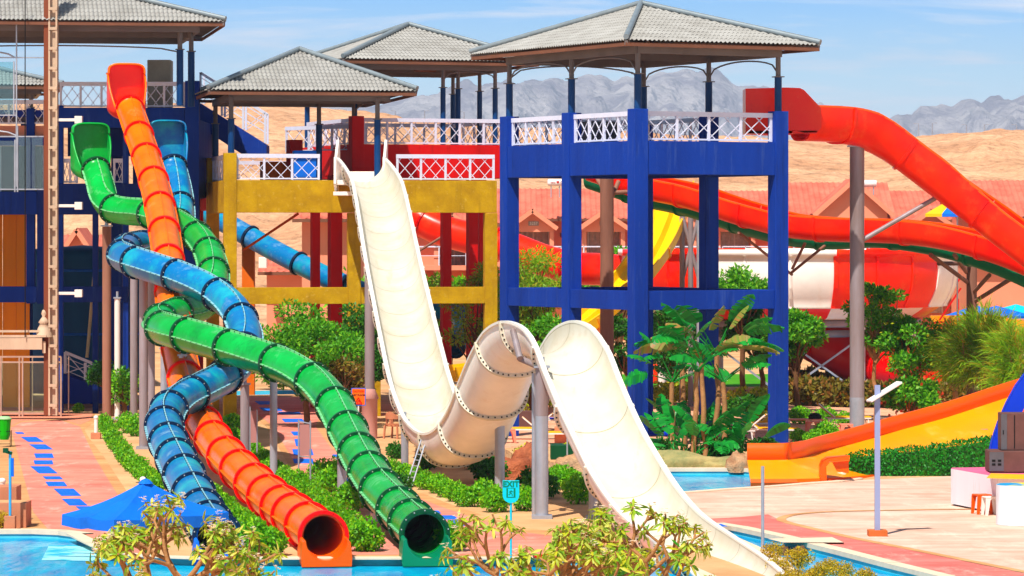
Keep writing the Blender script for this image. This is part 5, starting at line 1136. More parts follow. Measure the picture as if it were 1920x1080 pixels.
# ---- trees
def limb(mb, a, b, r0, r1, rng, n=4, wob=.08):
    pts = [a.lerp(b, k / n) + (rdir(rng) * wob * (b - a).length if 0 < k < n else Vector()) for k in range(n + 1)]; mb.tube(pts, [r0 + (r1 - r0) * k / n for k in range(n + 1)], 7)
def tree(name, label, px, py, H, cr, leafm, seed, nleaf=5000, L=.14, w=.08, bark='bark', flat=.75, trunk_r=.12, base_h=.45, ncl=26, Y=None, droop=0, group=None, cat='tree', cx=0, clr=.34, fold=0, flower=None):
    rng = random.Random(seed); Y = Y or GY(py); t_ = thing(name, label, cat, (XX(px, Y), Y, 0), group=group); tr = MB(); cm_ = MB()
    hb = H * base_h; top = Vector((cx * .3, 0, hb)); limb(tr, Vector((0, 0, -.05)), top, trunk_r, trunk_r * .7, rng, 5, .03)
    cc = Vector((cx, 0, H - cr * flat))
    for k in range(ncl):
        u = rdir(rng); q = rng.uniform(.35, 1) ** .6; c = cc + Vector((u.x * cr * q * .85, u.y * cr * q * .85, u.z * cr * flat * q * .85))
        limb(tr, top.lerp(Vector((cx * .3, 0, hb * .8)), rng.random()), c, trunk_r * .38, .015, rng, 4, .07)
        r_ = cr * clr * rng.uniform(.6, 1.25); clump(cm_, c, r_, nleaf // ncl, L, w, rng, .7, .4 - droop, fold=fold, shell=.3)
    if flower:
        fm = MB()
        for _ in range(70): u = rdir(rng); leaf(fm, cc + Vector((u.x * cr, u.y * cr, u.z * cr * flat)) * rng.uniform(.85, 1.02) if 0 else cc + Vector((u.x * cr, u.y * cr, u.z * cr * flat)) * 1.0, rdir(rng), rdir(rng), .14, .12)
        cm_.add(fm.v, fm.f, 1)
    tr.build('trunk', M_(bark), t_); cm_.build('crown', [M_(leafm), M_(flower or leafm)], t_)
    return t_
tree('broadleaf_tree', 'large bushy green tree under the left span of the yellow tower', 575, 790, 4.25, 2.0, 'leaf_tree', 1, 15000, .15, .075, Y=124, flat=.85, ncl=46, base_h=.3, clr=.3)
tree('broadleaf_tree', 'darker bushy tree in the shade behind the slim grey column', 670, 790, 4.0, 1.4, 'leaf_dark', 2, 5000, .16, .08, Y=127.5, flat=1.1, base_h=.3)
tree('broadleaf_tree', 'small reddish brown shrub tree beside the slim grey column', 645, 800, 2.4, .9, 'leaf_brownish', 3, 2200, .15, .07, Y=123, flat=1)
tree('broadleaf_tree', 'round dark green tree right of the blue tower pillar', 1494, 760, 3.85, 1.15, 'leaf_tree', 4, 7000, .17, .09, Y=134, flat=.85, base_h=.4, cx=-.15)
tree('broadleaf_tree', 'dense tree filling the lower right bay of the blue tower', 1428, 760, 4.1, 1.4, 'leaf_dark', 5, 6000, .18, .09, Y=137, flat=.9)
tree('broadleaf_tree', 'spreading green tree with bare twigs above the mid beam of the blue tower', 1392, 760, 5.15, 1.45, 'leaf_tree', 6, 4200, .17, .08, Y=136, flat=.5, base_h=.6, ncl=30, clr=.26)
tree('slender_tree', 'slender open branched young tree right of the thick grey column', 1641, 790, 4.9, 1.3, 'leaf_tree', 7, 3600, .16, .08, Y=127, flat=1.0, base_h=.5, ncl=34, clr=.2, bark='bark_pale', trunk_r=.09)
tree('flowering_tree', 'small rounded tree with yellow blossoms left of the tamarisk', 1706, 790, 3.7, 1.15, 'leaf_tree', 8, 5200, .16, .09, Y=126, flat=.9, base_h=.35, bark='bark_red', trunk_r=.06, flower='leaf_yellow')
tree('flowering_shrub', 'tall shrub dotted with small red flowers behind the lamp post', 1708, 812, 2.05, 1.05, 'leaf_tree', 9, 4200, .14, .08, Y=121, flat=.8, base_h=.25, bark='bark_red', trunk_r=.05, flower='petal_red')
tree('feathery_tree', 'feathery olive tree left of the brown column inside the blue tower', 1000, 790, 6.0, 1.5, 'leaf_tamarisk', 10, 7000, .2, .05, Y=133, flat=1.1, base_h=.4, ncl=36)
tree('broadleaf_tree', 'yellow flowered green bush tree behind the thick red tube', 1163, 760, 6.0, 1.0, 'leaf_bush', 12, 4000, .2, .1, Y=160, flat=.8)
tree('feathery_tree', 'loose green tree behind the red pillars of the yellow tower', 900, 780, 5.7, 1.4, 'leaf_tamarisk', 13, 5000, .18, .06, Y=136, flat=1.4, base_h=.3)
tree('feathery_tree', 'sparse yellowish tree between the white slide and red pillars', 812, 780, 5.3, 1.1, 'leaf_tamarisk', 14, 3600, .18, .06, Y=146, flat=1.2, base_h=.3)
tree('broadleaf_tree', 'green tree seen under the mid beam left of the brown column', 1008, 790, 3.9, 1.5, 'leaf_tree', 15, 5000, .17, .09, Y=131, flat=.9, base_h=.35)
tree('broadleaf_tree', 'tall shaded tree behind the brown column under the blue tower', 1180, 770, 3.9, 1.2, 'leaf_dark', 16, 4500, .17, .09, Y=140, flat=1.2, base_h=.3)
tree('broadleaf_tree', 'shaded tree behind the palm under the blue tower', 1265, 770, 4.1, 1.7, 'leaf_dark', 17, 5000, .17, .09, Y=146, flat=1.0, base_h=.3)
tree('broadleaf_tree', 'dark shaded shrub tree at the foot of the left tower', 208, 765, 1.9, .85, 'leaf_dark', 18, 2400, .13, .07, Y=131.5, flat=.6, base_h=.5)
tree('broadleaf_tree', 'small bright tree beside the left tube supports', 233, 775, 1.9, .6, 'leaf_bush', 19, 1600, .12, .07, Y=129, flat=1.2, base_h=.3)
for x, y, h_, r_, Y_ in ((1560, 640, 5.0, 2.2, 205), (1690, 640, 4.9, 2, 205), (1500, 640, 5.3, 1.6, 208), (1340, 640, 4.6, 2, 205), (1090, 640, 5.3, 1.6, 205), (1030, 640, 5.3, 1.6, 205), (140, 640, 4.9, 2.2, 200), (190, 640, 4.8, 2.2, 201), (1000, 640, 5.2, 1.4, 206), (1240, 640, 4, 2, 190), (660, 640, 4.7, 2, 170), (845, 640, 4.6, 2, 180), (720, 640, 4.2, 2, 175)):
    tree('garden_tree', 'garden tree %s' % {1560: 'left of the thick grey column beyond the bowl', 1690: 'right of the thick grey column beyond the bowl', 1500: 'just right of the blue tower above the bowl rim', 1340: 'beside the lattice column above the bowl', 1090: 'below the balcony beside the brown column', 1030: 'behind the left pillar of the blue tower', 140: 'framed by the left tower below the gabled villa', 190: 'beside the thin blue column of the left tower', 1000: 'in front of the hotel door in the left bay', 1240: 'low behind the yellow twin slide', 660: 'beside the inner red pillar of the yellow tower', 845: 'below the thick red tube by the red pillars', 720: 'just behind the upper run of the white slide'}[x], x, y, h_, r_, 'leaf_bush', x, 1500, .3, .16, Y=Y_, flat=.7, base_h=.4, ncl=14)
# tamarisk : wispy drooping needles
def wispy(px, Y, H, cr, seed, label, cx=0, n=300, flat=.8, dr=.5):
    rng = random.Random(seed); t_ = thing('tamarisk_tree', label, 'tree', (XX(px, Y), Y, 0)); tr = MB(); cm_ = MB(); hb = H * .35
    limb(tr, Vector((0, 0, 0)), Vector((cx * .3, 0, hb)), .14, .09, rng, 5, .04)
    for k in range(n):
        u = rdir(rng); c = Vector((cx, 0, H - cr * flat)) + Vector((u.x * cr, u.y * cr, u.z * cr * flat)) * rng.uniform(.3, 1)
        if k < 24: limb(tr, Vector((cx * .3, 0, hb)), c, .045, .012, rng, 4, .08)
        out = Vector((u.x, u.y, u.z * .5 + .25)).normalized()
        for j in range(22):
            d = (out + rdir(rng) * .55).normalized(); p = c + rdir(rng) * .12; L = rng.uniform(.25, .5); q = p + d * L; e_ = q + (d + Vector((0, 0, -dr))).normalized() * L * .6
            s = d.cross(rdir(rng)).normalized() * .013; cm_.add([p - s, p + s, q + s, q - s, e_], [(0, 1, 2, 3), (3, 2, 4)])
    tr.build('trunk', M_('bark_pale'), t_); cm_.build('crown', M_('leaf_tamarisk'), t_)
wispy(1838, 122, 3.8, 1.6, 21, 'feathery yellow green tamarisk tree at the right edge', cx=.2, n=230, flat=.8); wispy(1915, 116, 3.5, 1.25, 22, 'second wispy tamarisk cut by the right photo edge', cx=0, n=140, flat=.9)
wispy(1790, 126, 3.2, 1.0, 23, 'low wispy tamarisk growth left of the brown column', n=160)
# frangipani in the foreground
def frangipani(px, Y, H, spread, seed, label, lean=0, depth=5, nstart=5):
    rng = random.Random(seed); t_ = thing('frangipani_tree', label, 'tree', (XX(px, Y), Y, 0)); tr = MB(); cm_ = MB(); fl = MB(); tips = []
    def grow(p, d, L, r, lvl):
        mid = p + d * L * .5 + rdir(rng) * L * .06; q = p + d * L; tr.tube([p, mid, q], [r, r * .88, r * .76], 7)
        if lvl == 0: tips.append((q, d)); return
        n = 3 if rng.random() < .35 else 2; ax = d.orthogonal().normalized(); a0 = rng.uniform(0, 6.28)
        for k in range(n):
            a = a0 + 2 * math.pi * k / n + rng.uniform(-.3, .3); s = Matrix.Rotation(a, 3, d) @ ax; nd = (d * rng.uniform(.75, 1.0) + s * rng.uniform(.5, .85) * (1.15 if lvl > 2 else .8) + Vector((0, 0, .1)))
            nd.x *= 1.12; grow(q, nd.normalized(), L * rng.uniform(.68, .92), r * .74, lvl - 1)
    hb = H * .46; tr.tube([Vector((0, 0, 0)), Vector((.03, 0, hb))], [.1, .08], 9); L0 = H * .165
    for k in range(nstart):
        a = 2 * math.pi * k / nstart + rng.uniform(-.3, .3); d = Vector((math.cos(a) * spread, math.sin(a) * .6, 1.0)).normalized(); grow(Vector((.03, 0, hb)), d, L0, .055, depth - 1)
    for q, d in tips:
        m = rng.randint(8, 12)
        for k in range(m):
            a = 2 * math.pi * k / m + rng.uniform(-.4, .4); s = Matrix.Rotation(a, 3, d) @ d.orthogonal().normalized(); dd = (s + d * rng.uniform(-.3, .6) + Vector((0, 0, -.45))).normalized(); L = rng.uniform(.11, .19)
            leaf(cm_, q - d * rng.uniform(0, .09), dd, d, L, L * .26, 0, .07)
        if rng.random() < .3:
            for k in range(7):
                c = q + d * .045 + rdir(rng) * .045
                for j in range(5): a = 1.256 * j; leaf(fl, c, Vector((math.cos(a), math.sin(a), .4)), Vector((0, 0, 1)), .035, .025)
    tr.build('trunk', M_('bark_pale'), t_); cm_.add(fl.v, fl.f, 1); cm_.build('foliage', [M_('leaf_frangi'), M_('petal')], t_)
    return t_
frangipani(325, 50, 2.85, 1.5, 5, 'frangipani tree with pale flowers in front of the blue umbrella', nstart=5)
frangipani(995, 49, 2.82, 1.5, 8, 'frangipani tree with curved bare branches in front of the exit sign', nstart=5, depth=5)
frangipani(1180, 50.5, 2.85, 1.5, 13, 'dense frangipani tree in front of the white slide', nstart=5)
# strelitzia / traveller palms
def paddle(mb, st, base, d, L, lw, rng, split=.5, m=0):
    side = d.cross(Vector((0, 0, 1))).normalized(); side = Matrix.Rotation(rng.uniform(-1.1, 1.1), 3, d.normalized()) @ side; pts = []; p = Vector(base); v = d.normalized(); Lp = L * rng.uniform(.45, .6)
    for k in range(5): pts.append(p.copy()); p = p + v * Lp / 4; v = (v + Vector((0, 0, -.05))).normalized()
    st.tube(pts, [.028, .024, .02, .017, .014], 5); n = 12; rows = []
    for k in range(n + 1):
        t = k / n; w = lw * (math.sin(math.pi * min(1, t * .93 + .07)) ** .55) * .5; up = side.cross(v).normalized()
        rows.append((p.copy(), side * w - up * w * .28, -side * w - up * w * .28)); p = p + v * (L * .62) / n; v = (v + Vector((0, 0, -.055 - .05 * t))).normalized()
    for k in range(n):
        (p0, a0, b0), (p1, a1, b1) = rows[k], rows[k + 1]
        for a, b in ((a0, a1), (b0, b1)):
            g_ = rng.random() < split; tip = (p1 - p0) * (.35 if g_ else 1); dr_ = Vector((0, 0, -rng.random() * .06 if g_ else 0)); mb.add([p0, p0 + a + dr_ * 1 + (p1 - p0) * .25, p0 + (p1 - p0) * (.75 if g_ else 1) + (b if not g_ else a.lerp(b, .7)) + (p1 - p0) * .2 * (1 if g_ else 1.25) + dr_, p1], [(0, 1, 2, 3)], m)
def palm(px, Y, label, trunks, seed, low=10, cat='plant'):
    rng = random.Random(seed); t_ = thing('bird_of_paradise_plant', label, cat, (XX(px, Y), Y, 0)); lf_ = MB(); dr = MB(); st = MB(); tr = MB()
    for (x, z, n, L) in trunks:
        b = Vector((XX(x, Y) - XX(px, Y), rng.uniform(-.4, .4), 0)); t = b + Vector((rng.uniform(-.15, .15), 0, z)); limb(tr, b, t, .085, .07, rng, 6, .02)
        for k in range(n):
            a = rng.uniform(-.5, .5) + (0 if k % 2 else math.pi); e_ = rng.uniform(.35, 1.45); d = Vector((math.cos(a) * math.cos(e_), math.sin(a) * math.cos(e_) - .12, math.sin(e_)))
            paddle(lf_ if rng.random() > .22 else dr, st, t + rdir(rng) * .05, d, L * rng.uniform(.75, 1.15), L * .36, rng, .5)
    for k in range(low):
        b = Vector((rng.uniform(-1.1, 1.1), rng.uniform(-.5, .4), 0)); a = rng.uniform(0, 2 * math.pi); e_ = rng.uniform(.5, 1.35); d = Vector((math.cos(a) * math.cos(e_), math.sin(a) * math.cos(e_), math.sin(e_))); paddle(lf_, st, b, d, rng.uniform(.9, 1.7), rng.uniform(.35, .5), rng, .3)
    tr.build('trunk', M_('bark_pale'), t_); lf_.add(dr.v, dr.f, 1); lf_.add(st.v, st.f, 0, True); lf_.build('foliage', [M_('leaf_palm'), M_('leaf_palm_dry')], t_)
palm(1330, 106.5, 'tall clump of paddle leaved bird of paradise with several trunks in the rock bed', [(1322, 2.75, 9, 1.6), (1343, 2.95, 10, 1.7), (1360, 2.2, 7, 1.4), (1300, 2.5, 6, 1.3)], 4, 46)
palm(1268, 109, 'shorter bird of paradise clump with one trunk left of the tall one', [(1262, 2.1, 10, 1.5), (1283, 2.6, 5, 1.2)], 9, 18)
# ------------------------------------------------------------------ small things
def rock(px, py, sx, sy, sz, seed, m, label, Y=None):
    rng = random.Random(seed); n, k = 22, 12; vs = []; Y = Y or GY(py); q = 2.5
    for j in range(k + 1):
        ph = math.pi / 2 * j / k
        for i in range(n):
            t = 2 * math.pi * i / n; v = Vector((math.cos(t) * math.cos(ph) ** .7 if ph < math.pi / 2 else 0, math.sin(t) * math.cos(ph) ** .7 if ph < math.pi / 2 else 0, math.sin(ph))); f = 1 + .28 * noise.fractal(v * 1.6 + Vector((seed, 0, 0)), 1, 2, 4); vs.append((v.x * sx * f, v.y * sy * f, v.z * sz * f - .08))
    fs = [(j * n + i, j * n + (i + 1) % n, (j + 1) * n + (i + 1) % n, (j + 1) * n + i) for j in range(k) for i in range(n)]
    o = MB().add(vs, fs, 0, True).build('rock', M_(m)); o.location = (XX(px, Y), Y, 0); tag(o, label, 'rock'); return o
rock(1090, 885, .75, .5, .62, 1, 'rock', 'rounded sandy rock left of the white slide at the pool', 99.6); rock(960, 900, .9, .5, .7, 2, 'rock_red', 'red brown boulder behind the exit sign')
rock(1000, 896, .7, .4, .5, 3, 'rock', 'tan rock between the exit sign and the stout column'); rock(930, 870, .55, .4, .5, 14, 'rock', 'small tan rock behind the grey post'); rock(985, 885, .5, .5, .9, 15, 'rock_red', 'red rock face beside the stout crest column', 98)
rock(1270, 880, 1.15, .4, .48, 4, 'rock_green', 'long mossy rock below the shorter palm', 102.6); rock(1335, 880, 1.3, .4, .36, 5, 'rock_green', 'flat mossy rock below the tall palm', 102.7); rock(1385, 880, .4, .4, .5, 6, 'rock', 'tan rock touching the orange slide end', 102); rock(1225, 882, .5, .4, .45, 7, 'rock_green', 'small mossy rock hidden beside the white slide', 102.6)
rock(1574, 897, .28, .2, .22, 8, 'coping', 'pale stone at the corner of the hedge and slide exit'); rock(1150, 878, .6, .4, .4, 9, 'rock', 'tan rock just behind the white slide run', 103.4)
rock(1468, 1034, .13, .12, .2, 10, 'bark', 'small brown stone by the golden shrubs'); rock(1500, 1034, .17, .12, .18, 11, 'bark', 'second brown stone by the golden shrubs')
# sun umbrella front left
Yu = 58.5; ub = thing('sun_umbrella', 'big blue market umbrella at the pool edge behind the left frangipani', 'umbrella', (XX(273, Yu), Yu, 0)); s = 7000 / Yu
zc, ze, zv = Z(903, Yu), Z(962, Yu), Z(984, Yu); hwid = 1.28
cs = [(-hwid * 1.0, -.25), (-.35, -hwid * 1.05), (hwid * 1.0, .25), (.35, hwid * 1.05)]; cs8 = []
for i in range(4): a, b = cs[i], cs[(i + 1) % 4]; cs8 += [a, ((a[0] + b[0]) / 2 * .99, (a[1] + b[1]) / 2 * .99)]
can = MB(); N8 = 8; rows = 8; vs = []
for j in range(rows + 1):
    t = j / rows; zz = zc + (ze - zc) * (t ** .93) - .05 * math.sin(math.pi * t)
    for i in range(N8 * 4):
        a, b = cs8[i // 4], cs8[(i // 4 + 1) % 8]; u = (i % 4) / 4; x, y = a[0] + (b[0] - a[0]) * u, a[1] + (b[1] - a[1]) * u; sag = -.035 * math.sin(math.pi * u) * t; vs.append((x * (t * .97 + .03), y * (t * .97 + .03), zz + sag))
nn_ = N8 * 4; can.add(vs, [(j * nn_ + i, j * nn_ + (i + 1) % nn_, (j + 1) * nn_ + (i + 1) % nn_, (j + 1) * nn_ + i) for j in range(rows) for i in range(nn_)])
can.build('canopy', M_('umb_blue'), ub)
va = MB(); top_ = vs[-nn_:]; bot = [(x * 1.005, y * 1.005, z - .17 + .012 * math.sin(i * 1.3)) for i, (x, y, z) in enumerate(top_)]; va.add(top_ + bot, [(i, (i + 1) % nn_, (i + 1) % nn_ + nn_, i + nn_) for i in range(nn_)]); va.build('valance', M_('umb_blue'), ub)
cp = MB(); cp.lathe([(0, .05), (.06, .03), (.12, -.03)], (0, 0, zc), 8, 0, False); cp.build('vent_cap', M_('umb_blue'), ub)
MB().tube([(0, 0, 0), (0, 0, zc)], .03, 10).build('pole', M_('terra'), ub)
rb = MB()
for x, y in cs8: rb.bar((0, 0, zc - .22), (x * .93, y * .93, ze - .12), .022)
rb.build('rib_frame', M_('terra'), ub); MB().lathe([(0, .1), (.3, .1), (.34, 0)], (0, 0, 0), 16).build('umbrella_base', M_('concrete'), ub)
# white bollard lights
def bollard(px, py, h, label, base=True, r=.06):
    Y = GY(py); t_ = thing('bollard_light', label, 'bollard light', (XX(px, Y), Y, 0)); z0 = .2 if base else 0
    if base: MB().b2((-.15, -.15, 0), (.15, .15, .2)).build('plinth', M_('terra'), t_, bevel=.01)
    MB().tube([(0, 0, z0), (0, 0, h - .08)], r, 14).build('post', M_('plastic_white'), t_)
    MB().lathe([(0, .08), (r * .8, .07), (r * 1.25, .03), (r * 1.25, -.02), (r, -.04)], (0, 0, h - .06), 14).build('cap', M_('plastic_white'), t_)
bollard(180, 823, .72, 'white bollard light on a terracotta block at the end of the shrub row'); bollard(268, 960, .8, 'white bollard light rising behind the blue umbrella', False); bollard(4, 952, .68, 'white bollard light behind the planter at the left edge', False, .07)
bollard(1222, 728, .7, 'white hooked bollard light beside the orange bin', False)
# planter left
pl_ = thing('planter_wall', 'low terracotta planter box beside the left pool', 'planter', G(0, 990)); q = G(0, 990); s = 7000 / q.y
MB().b2((-.5, 0, 0), (49 / s, .9, .55)).build('box', M_('terra'), pl_, bevel=.01); MB().b2((-.5, .06, .55), (43 / s, .84, .552)).build('soil', M_('sand'), pl_); MB().b2((-.5, 1.5, 0), (14 / s, 2.3, .8)).build('box', M_('terra'), pl_, bevel=.01)
sh = thing('pool_shower', 'light blue outdoor shower pole at the left pool edge', 'shower', G(19, 993)); s = 7000 / GY(993)
MB().b2((-.12, -.12, 0), (.12, .12, .3)).build('base_block', M_('terra'), sh, bevel=.01); mat('sky_blue', (90, 170, 215), .4, .1, 2); MB().tube([(0, 0, .3), (0, 0, 147 / s)], .03, 10).build('pole', M_('sky_blue'), sh); mb = MB(); mb.tube([(.04, 0, 147 / s - .05), (-.1, -.05, 147 / s)], .035, 8); mb.box((-.09, -.05, 147 / s + .02), (.11, .1, .1)); mb.build('shower_head', M_('dark_green'), sh); MB().box((.05, .02, 147 / s - .35), (.05, .08, .4)).build('control_box', M_('mat_blue'), sh)
bn = thing('waste_bin', 'green slatted waste bin in a steel frame at the left edge', 'bin', G(8, 838)); s = 7000 / GY(838)
mb = MB(); mb.lathe([(.13, .22), (.17, .35), (.2, .75), (.22, .86), (.2, .86), (.17, .36)], (0, 0, 0), 12, 0, False); mb.build('bin_body', M_('bin_green'), bn); MB().lathe([(0, .93), (.15, .92), (.23, .86), (.23, .84)], (0, 0, 0), 12).build('lid', M_('sign_green') if 0 else mat('pale_green', (170, 210, 160), .5, .1, 2), bn)
mb = MB()
for x, y in ((-.2, -.15), (.2, -.15), (-.2, .15), (.2, .15)): mb.tube([(x, y, 0), (x, y, .5)], .012, 6)
mb.bar((-.2, -.15, .48), (.2, -.15, .48), .02); mb.bar((-.2, -.15, .1), (.2, -.15, .1), .02); mb.build('stand', M_('dark'), bn)
def hangbin(px, py, m, label):
    Y = 158; t_ = thing('waste_bin', label, 'bin', (XX(px, Y), Y, 0)); z0 = Z(py, Y)
    MB().b2((-.2, -.14, z0), (.2, .14, z0 + .68)).build('bin_body', M_(m), t_, bevel=.05); mb = MB(); mb.tube([(-.22, 0, z0 + .66), (.22, 0, z0 + .66)], .17, 12); mb.build('lid', M_(m), t_); mb = MB(); mb.tube([(-.24, .2, 0), (-.24, .2, z0 + .7)], .025, 8); mb.tube([(.24, .2, 0), (.24, .2, z0 + .7)], .025, 8); mb.build('stand', M_('galv'), t_)
hangbin(1224, 719, 'bin_orange', 'orange lidded waste bin on posts seen through the blue tower'); hangbin(1246, 719, 'bin_green', 'green lidded waste bin on posts seen through the blue tower')
# lamp post right
lp = thing('street_lamp', 'slim square lamp post with a tilted flat lamp head on the beige deck', 'street lamp', G(1645, 1005)); s = 7000 / GY(1005)
MB().b2((-.2, -.2, 0), (.2, .2, .13)).build('plinth', mat('brick_red', (196, 112, 76), .8, .2, 2), lp, bevel=.01); hgt = Z(722, GY(1005)); MB().b2((-.056, -.056, .13), (.056, .056, hgt)).build('post', mat('lamp_lilac', (150, 158, 190), .45, .08, 1, streak=True), lp)
Yl = GY(1005); a = P(1628, 752, Yl) - Vector(lp.location); b = P(1688, 717, Yl) - Vector(lp.location); mb = MB(); mb.bar(a + Vector((0, -.12, 0)), b + Vector((0, .12, 0)), .26, .045); mb.build('lamp_head', M_('plastic_white'), lp, bevel=.008); mb = MB(); mb.bar(a.lerp(b, .3) + Vector((0, -.05, -.03)), a.lerp(b, .92) + Vector((0, .1, -.03)), .16, .02); mb.build('lamp_lens', M_('seam'), lp)
tg = thing('slim_post', 'thin bare grey metal post near the end of the white slide', 'post', G(1430, 1032)); MB().tube([(0, 0, 0), (0, 0, Z(874, GY(1032)))], .035, 12).build('post', M_('galv'), tg); MB().box((0, 0, .01), (.16, .16, .02)).build('base_plate', M_('galv'), tg)
# signs
ex = thing('exit_sign', 'turquoise shield shaped EXIT sign on a thin pole beside the middle path', 'sign', (XX(958, 72.6), 72.6, 0)); Ye = 72.6; zc_ = Z(922, Ye); s = 7000 / Ye
MB().tube([(0, .03, 0), (0, .03, zc_)], .022, 8).build('pole', M_('sign_teal'), ex); w = 15.5 / s; tp = 21.5 / s; poly = [(-w, tp), (w, tp), (w, -6 / s)] + [(w * math.cos(a), -6 / s - 15 / s * math.sin(a)) for a in [math.pi * k / 14 for k in range(1, 14)]] + [(-w, -6 / s)]
MB().fprism([(x, z + zc_) for x, z in poly], -.015, .015).build('sign_board', M_('sign_teal'), ex); text_mesh('lettering', 'EXIT', .155, M_('sign_green'), ex, (0, -.019, zc_ + 14 / s), bold=.004)
mb = MB(); mb.b2((-8.5 / s, -.019, zc_ - 11 / s), (8.5 / s, -.016, zc_ + 7 / s)); mb.build('pictogram_panel', M_('sign_green'), ex); mb = MB(); mb.b2((-5.5 / s, -.022, zc_ - 9.5 / s), (5 / s, -.0195, zc_ + 6 / s)); mb.build('pictogram_door', M_('sign_teal'), ex)
def pl2(pts, w_, mbx, yy): 
    for (a, b) in zip(pts, pts[1:]): mbx.bar((a[0] / s, yy, zc_ + a[1] / s), (b[0] / s, yy, zc_ + b[1] / s), .006, w_ / s, up=(0, 0, 1)) if abs(a[0] - b[0]) > abs(a[1] - b[1]) else mbx.bar((a[0] / s, yy, zc_ + a[1] / s), (b[0] / s, yy, zc_ + b[1] / s), w_ / s, .006, up=(0, 1, 0))
mb = MB(); mb.lathe([(0, .006), (1.5 / s, .005), (1.6 / s, 0)], (0, 0, 0), 10)
vs2 = [(x + 1 / s, -.024 + z, y + zc_ + 4 / s) for x, y, z in mb.v]; mb.v = vs2; pl2([(.6, 2.4), (-.6, -1.5), (2, -4), (2.6, -8)], 1.4, mb, -.024); pl2([(-.6, -1.5), (-2.5, -5), (-4.5, -5.4)], 1.4, mb, -.024); pl2([(.5, 1.8), (-2.4, .6), (-3, -1.6)], 1, mb, -.024); pl2([(.5, 1.8), (2.6, -.2), (4.2, .8)], 1, mb, -.024); mb.build('running_figure', M_('sign_green'), ex)
cs_ = thing('caution_sign', 'orange CAUTION WET FLOOR sign with blue edge on a white post', 'sign', (XX(672, 110), 110, 0)); s = 7000 / 110; zc_ = Z(744, 110)
MB().tube([(0, .03, 0), (0, .03, zc_)], .025, 8).build('pole', M_('plastic_white'), cs_); MB().b2((-13.5 / s, 0, zc_ - 16.5 / s), (13.5 / s, .025, zc_ + 16.5 / s)).build('sign_frame', M_('mat_blue'), cs_); MB().b2((-12 / s, -.006, zc_ - 15 / s), (12 / s, 0.0, zc_ + 15 / s)).build('sign_board', M_('sign_orange'), cs_)
text_mesh('lettering', 'CAUTION', .075, mat('sign_red', (200, 20, 10), .5), cs_, (0, -.008, zc_ + 10 / s), bold=.002); text_mesh('lettering', 'WET FLOOR', .068, M_('dark'), cs_, (0, -.008, zc_ + 3 / s), bold=.002)
mb = MB(); tri_ = [(-6.5 / s, zc_ - 13 / s), (6.5 / s, zc_ - 13 / s), (0, zc_ - 1.5 / s)]
for a, b in zip(tri_, tri_[1:] + tri_[:1]): mb.tube([(a[0], -.01, a[1]), (b[0], -.01, b[1])], .014, 6)
mb.bar((-2 / s, -.01, zc_ - 11 / s), (1 / s, -.01, zc_ - 6 / s), .012, .025); mb.bar((1 / s, -.01, zc_ - 6 / s), (3 / s, -.01, zc_ - 11 / s), .012, .025); mb.build('warning_triangle', M_('sign_red'), cs_)
fs2 = thing('notice_board', 'tall narrow notice board of two steel posts seen from behind near the green tube', 'notice board', G(571, 918)); s = 7000 / GY(918)
mb = MB(); mb.tube([(-11 / s, 0, 0), (-11 / s, 0, 131 / s)], .022, 8); mb.tube([(11 / s, 0, 0), (11 / s, 0, 129 / s)], .022, 8); mb.bar((-11 / s, 0, 128 / s), (11 / s, 0, 124 / s), .03); mb.bar((-11 / s, 0, 63 / s), (11 / s, 0, 61 / s), .03); mb.build('frame', M_('galv'), fs2)
MB().b2((-9 / s, -.02, 64 / s), (9 / s, .0, 122 / s)).build('board', mat('mauve', (176, 130, 126), .7, .1, 1, streak=True), fs2)
n2 = thing('notice_board', 'grey notice board edge seen beside the right blue tube column', 'notice board', G(474, 870)); s = 7000 / GY(870); mb = MB(); mb.tube([(-5 / s, 0, 0), (-5 / s, 0, 108 / s)], .022, 8); mb.tube([(8 / s, 0, 0), (8 / s, 0, 102 / s)], .022, 8); mb.build('frame', M_('galv'), n2); MB().b2((-4 / s, -.02, 40 / s), (7 / s, 0, 100 / s)).build('board', M_('mauve'), n2)
# ladder on white slide
ld = thing('ladder', 'aluminium ladder leaning on the underside of the white slide dip', 'ladder', G(765, 918)); o0 = Vector(ld.location); mb = MB(); a0, a1 = P(760, 916, 94.3), P(790, 825, 95.2); b0_, b1_ = P(771, 917, 94.3), P(799, 826, 95.2); mb.bar(a0 - o0, a1 - o0, .03); mb.bar(b0_ - o0, b1_ - o0, .03); mb.build('rail', M_('galv'), ld)
for k in range(1, 8): MB().bar(a0.lerp(a1, k / 8.5) - o0, b0_.lerp(b1_, k / 8.5) - o0, .025).build('rung', M_('galv'), ld)
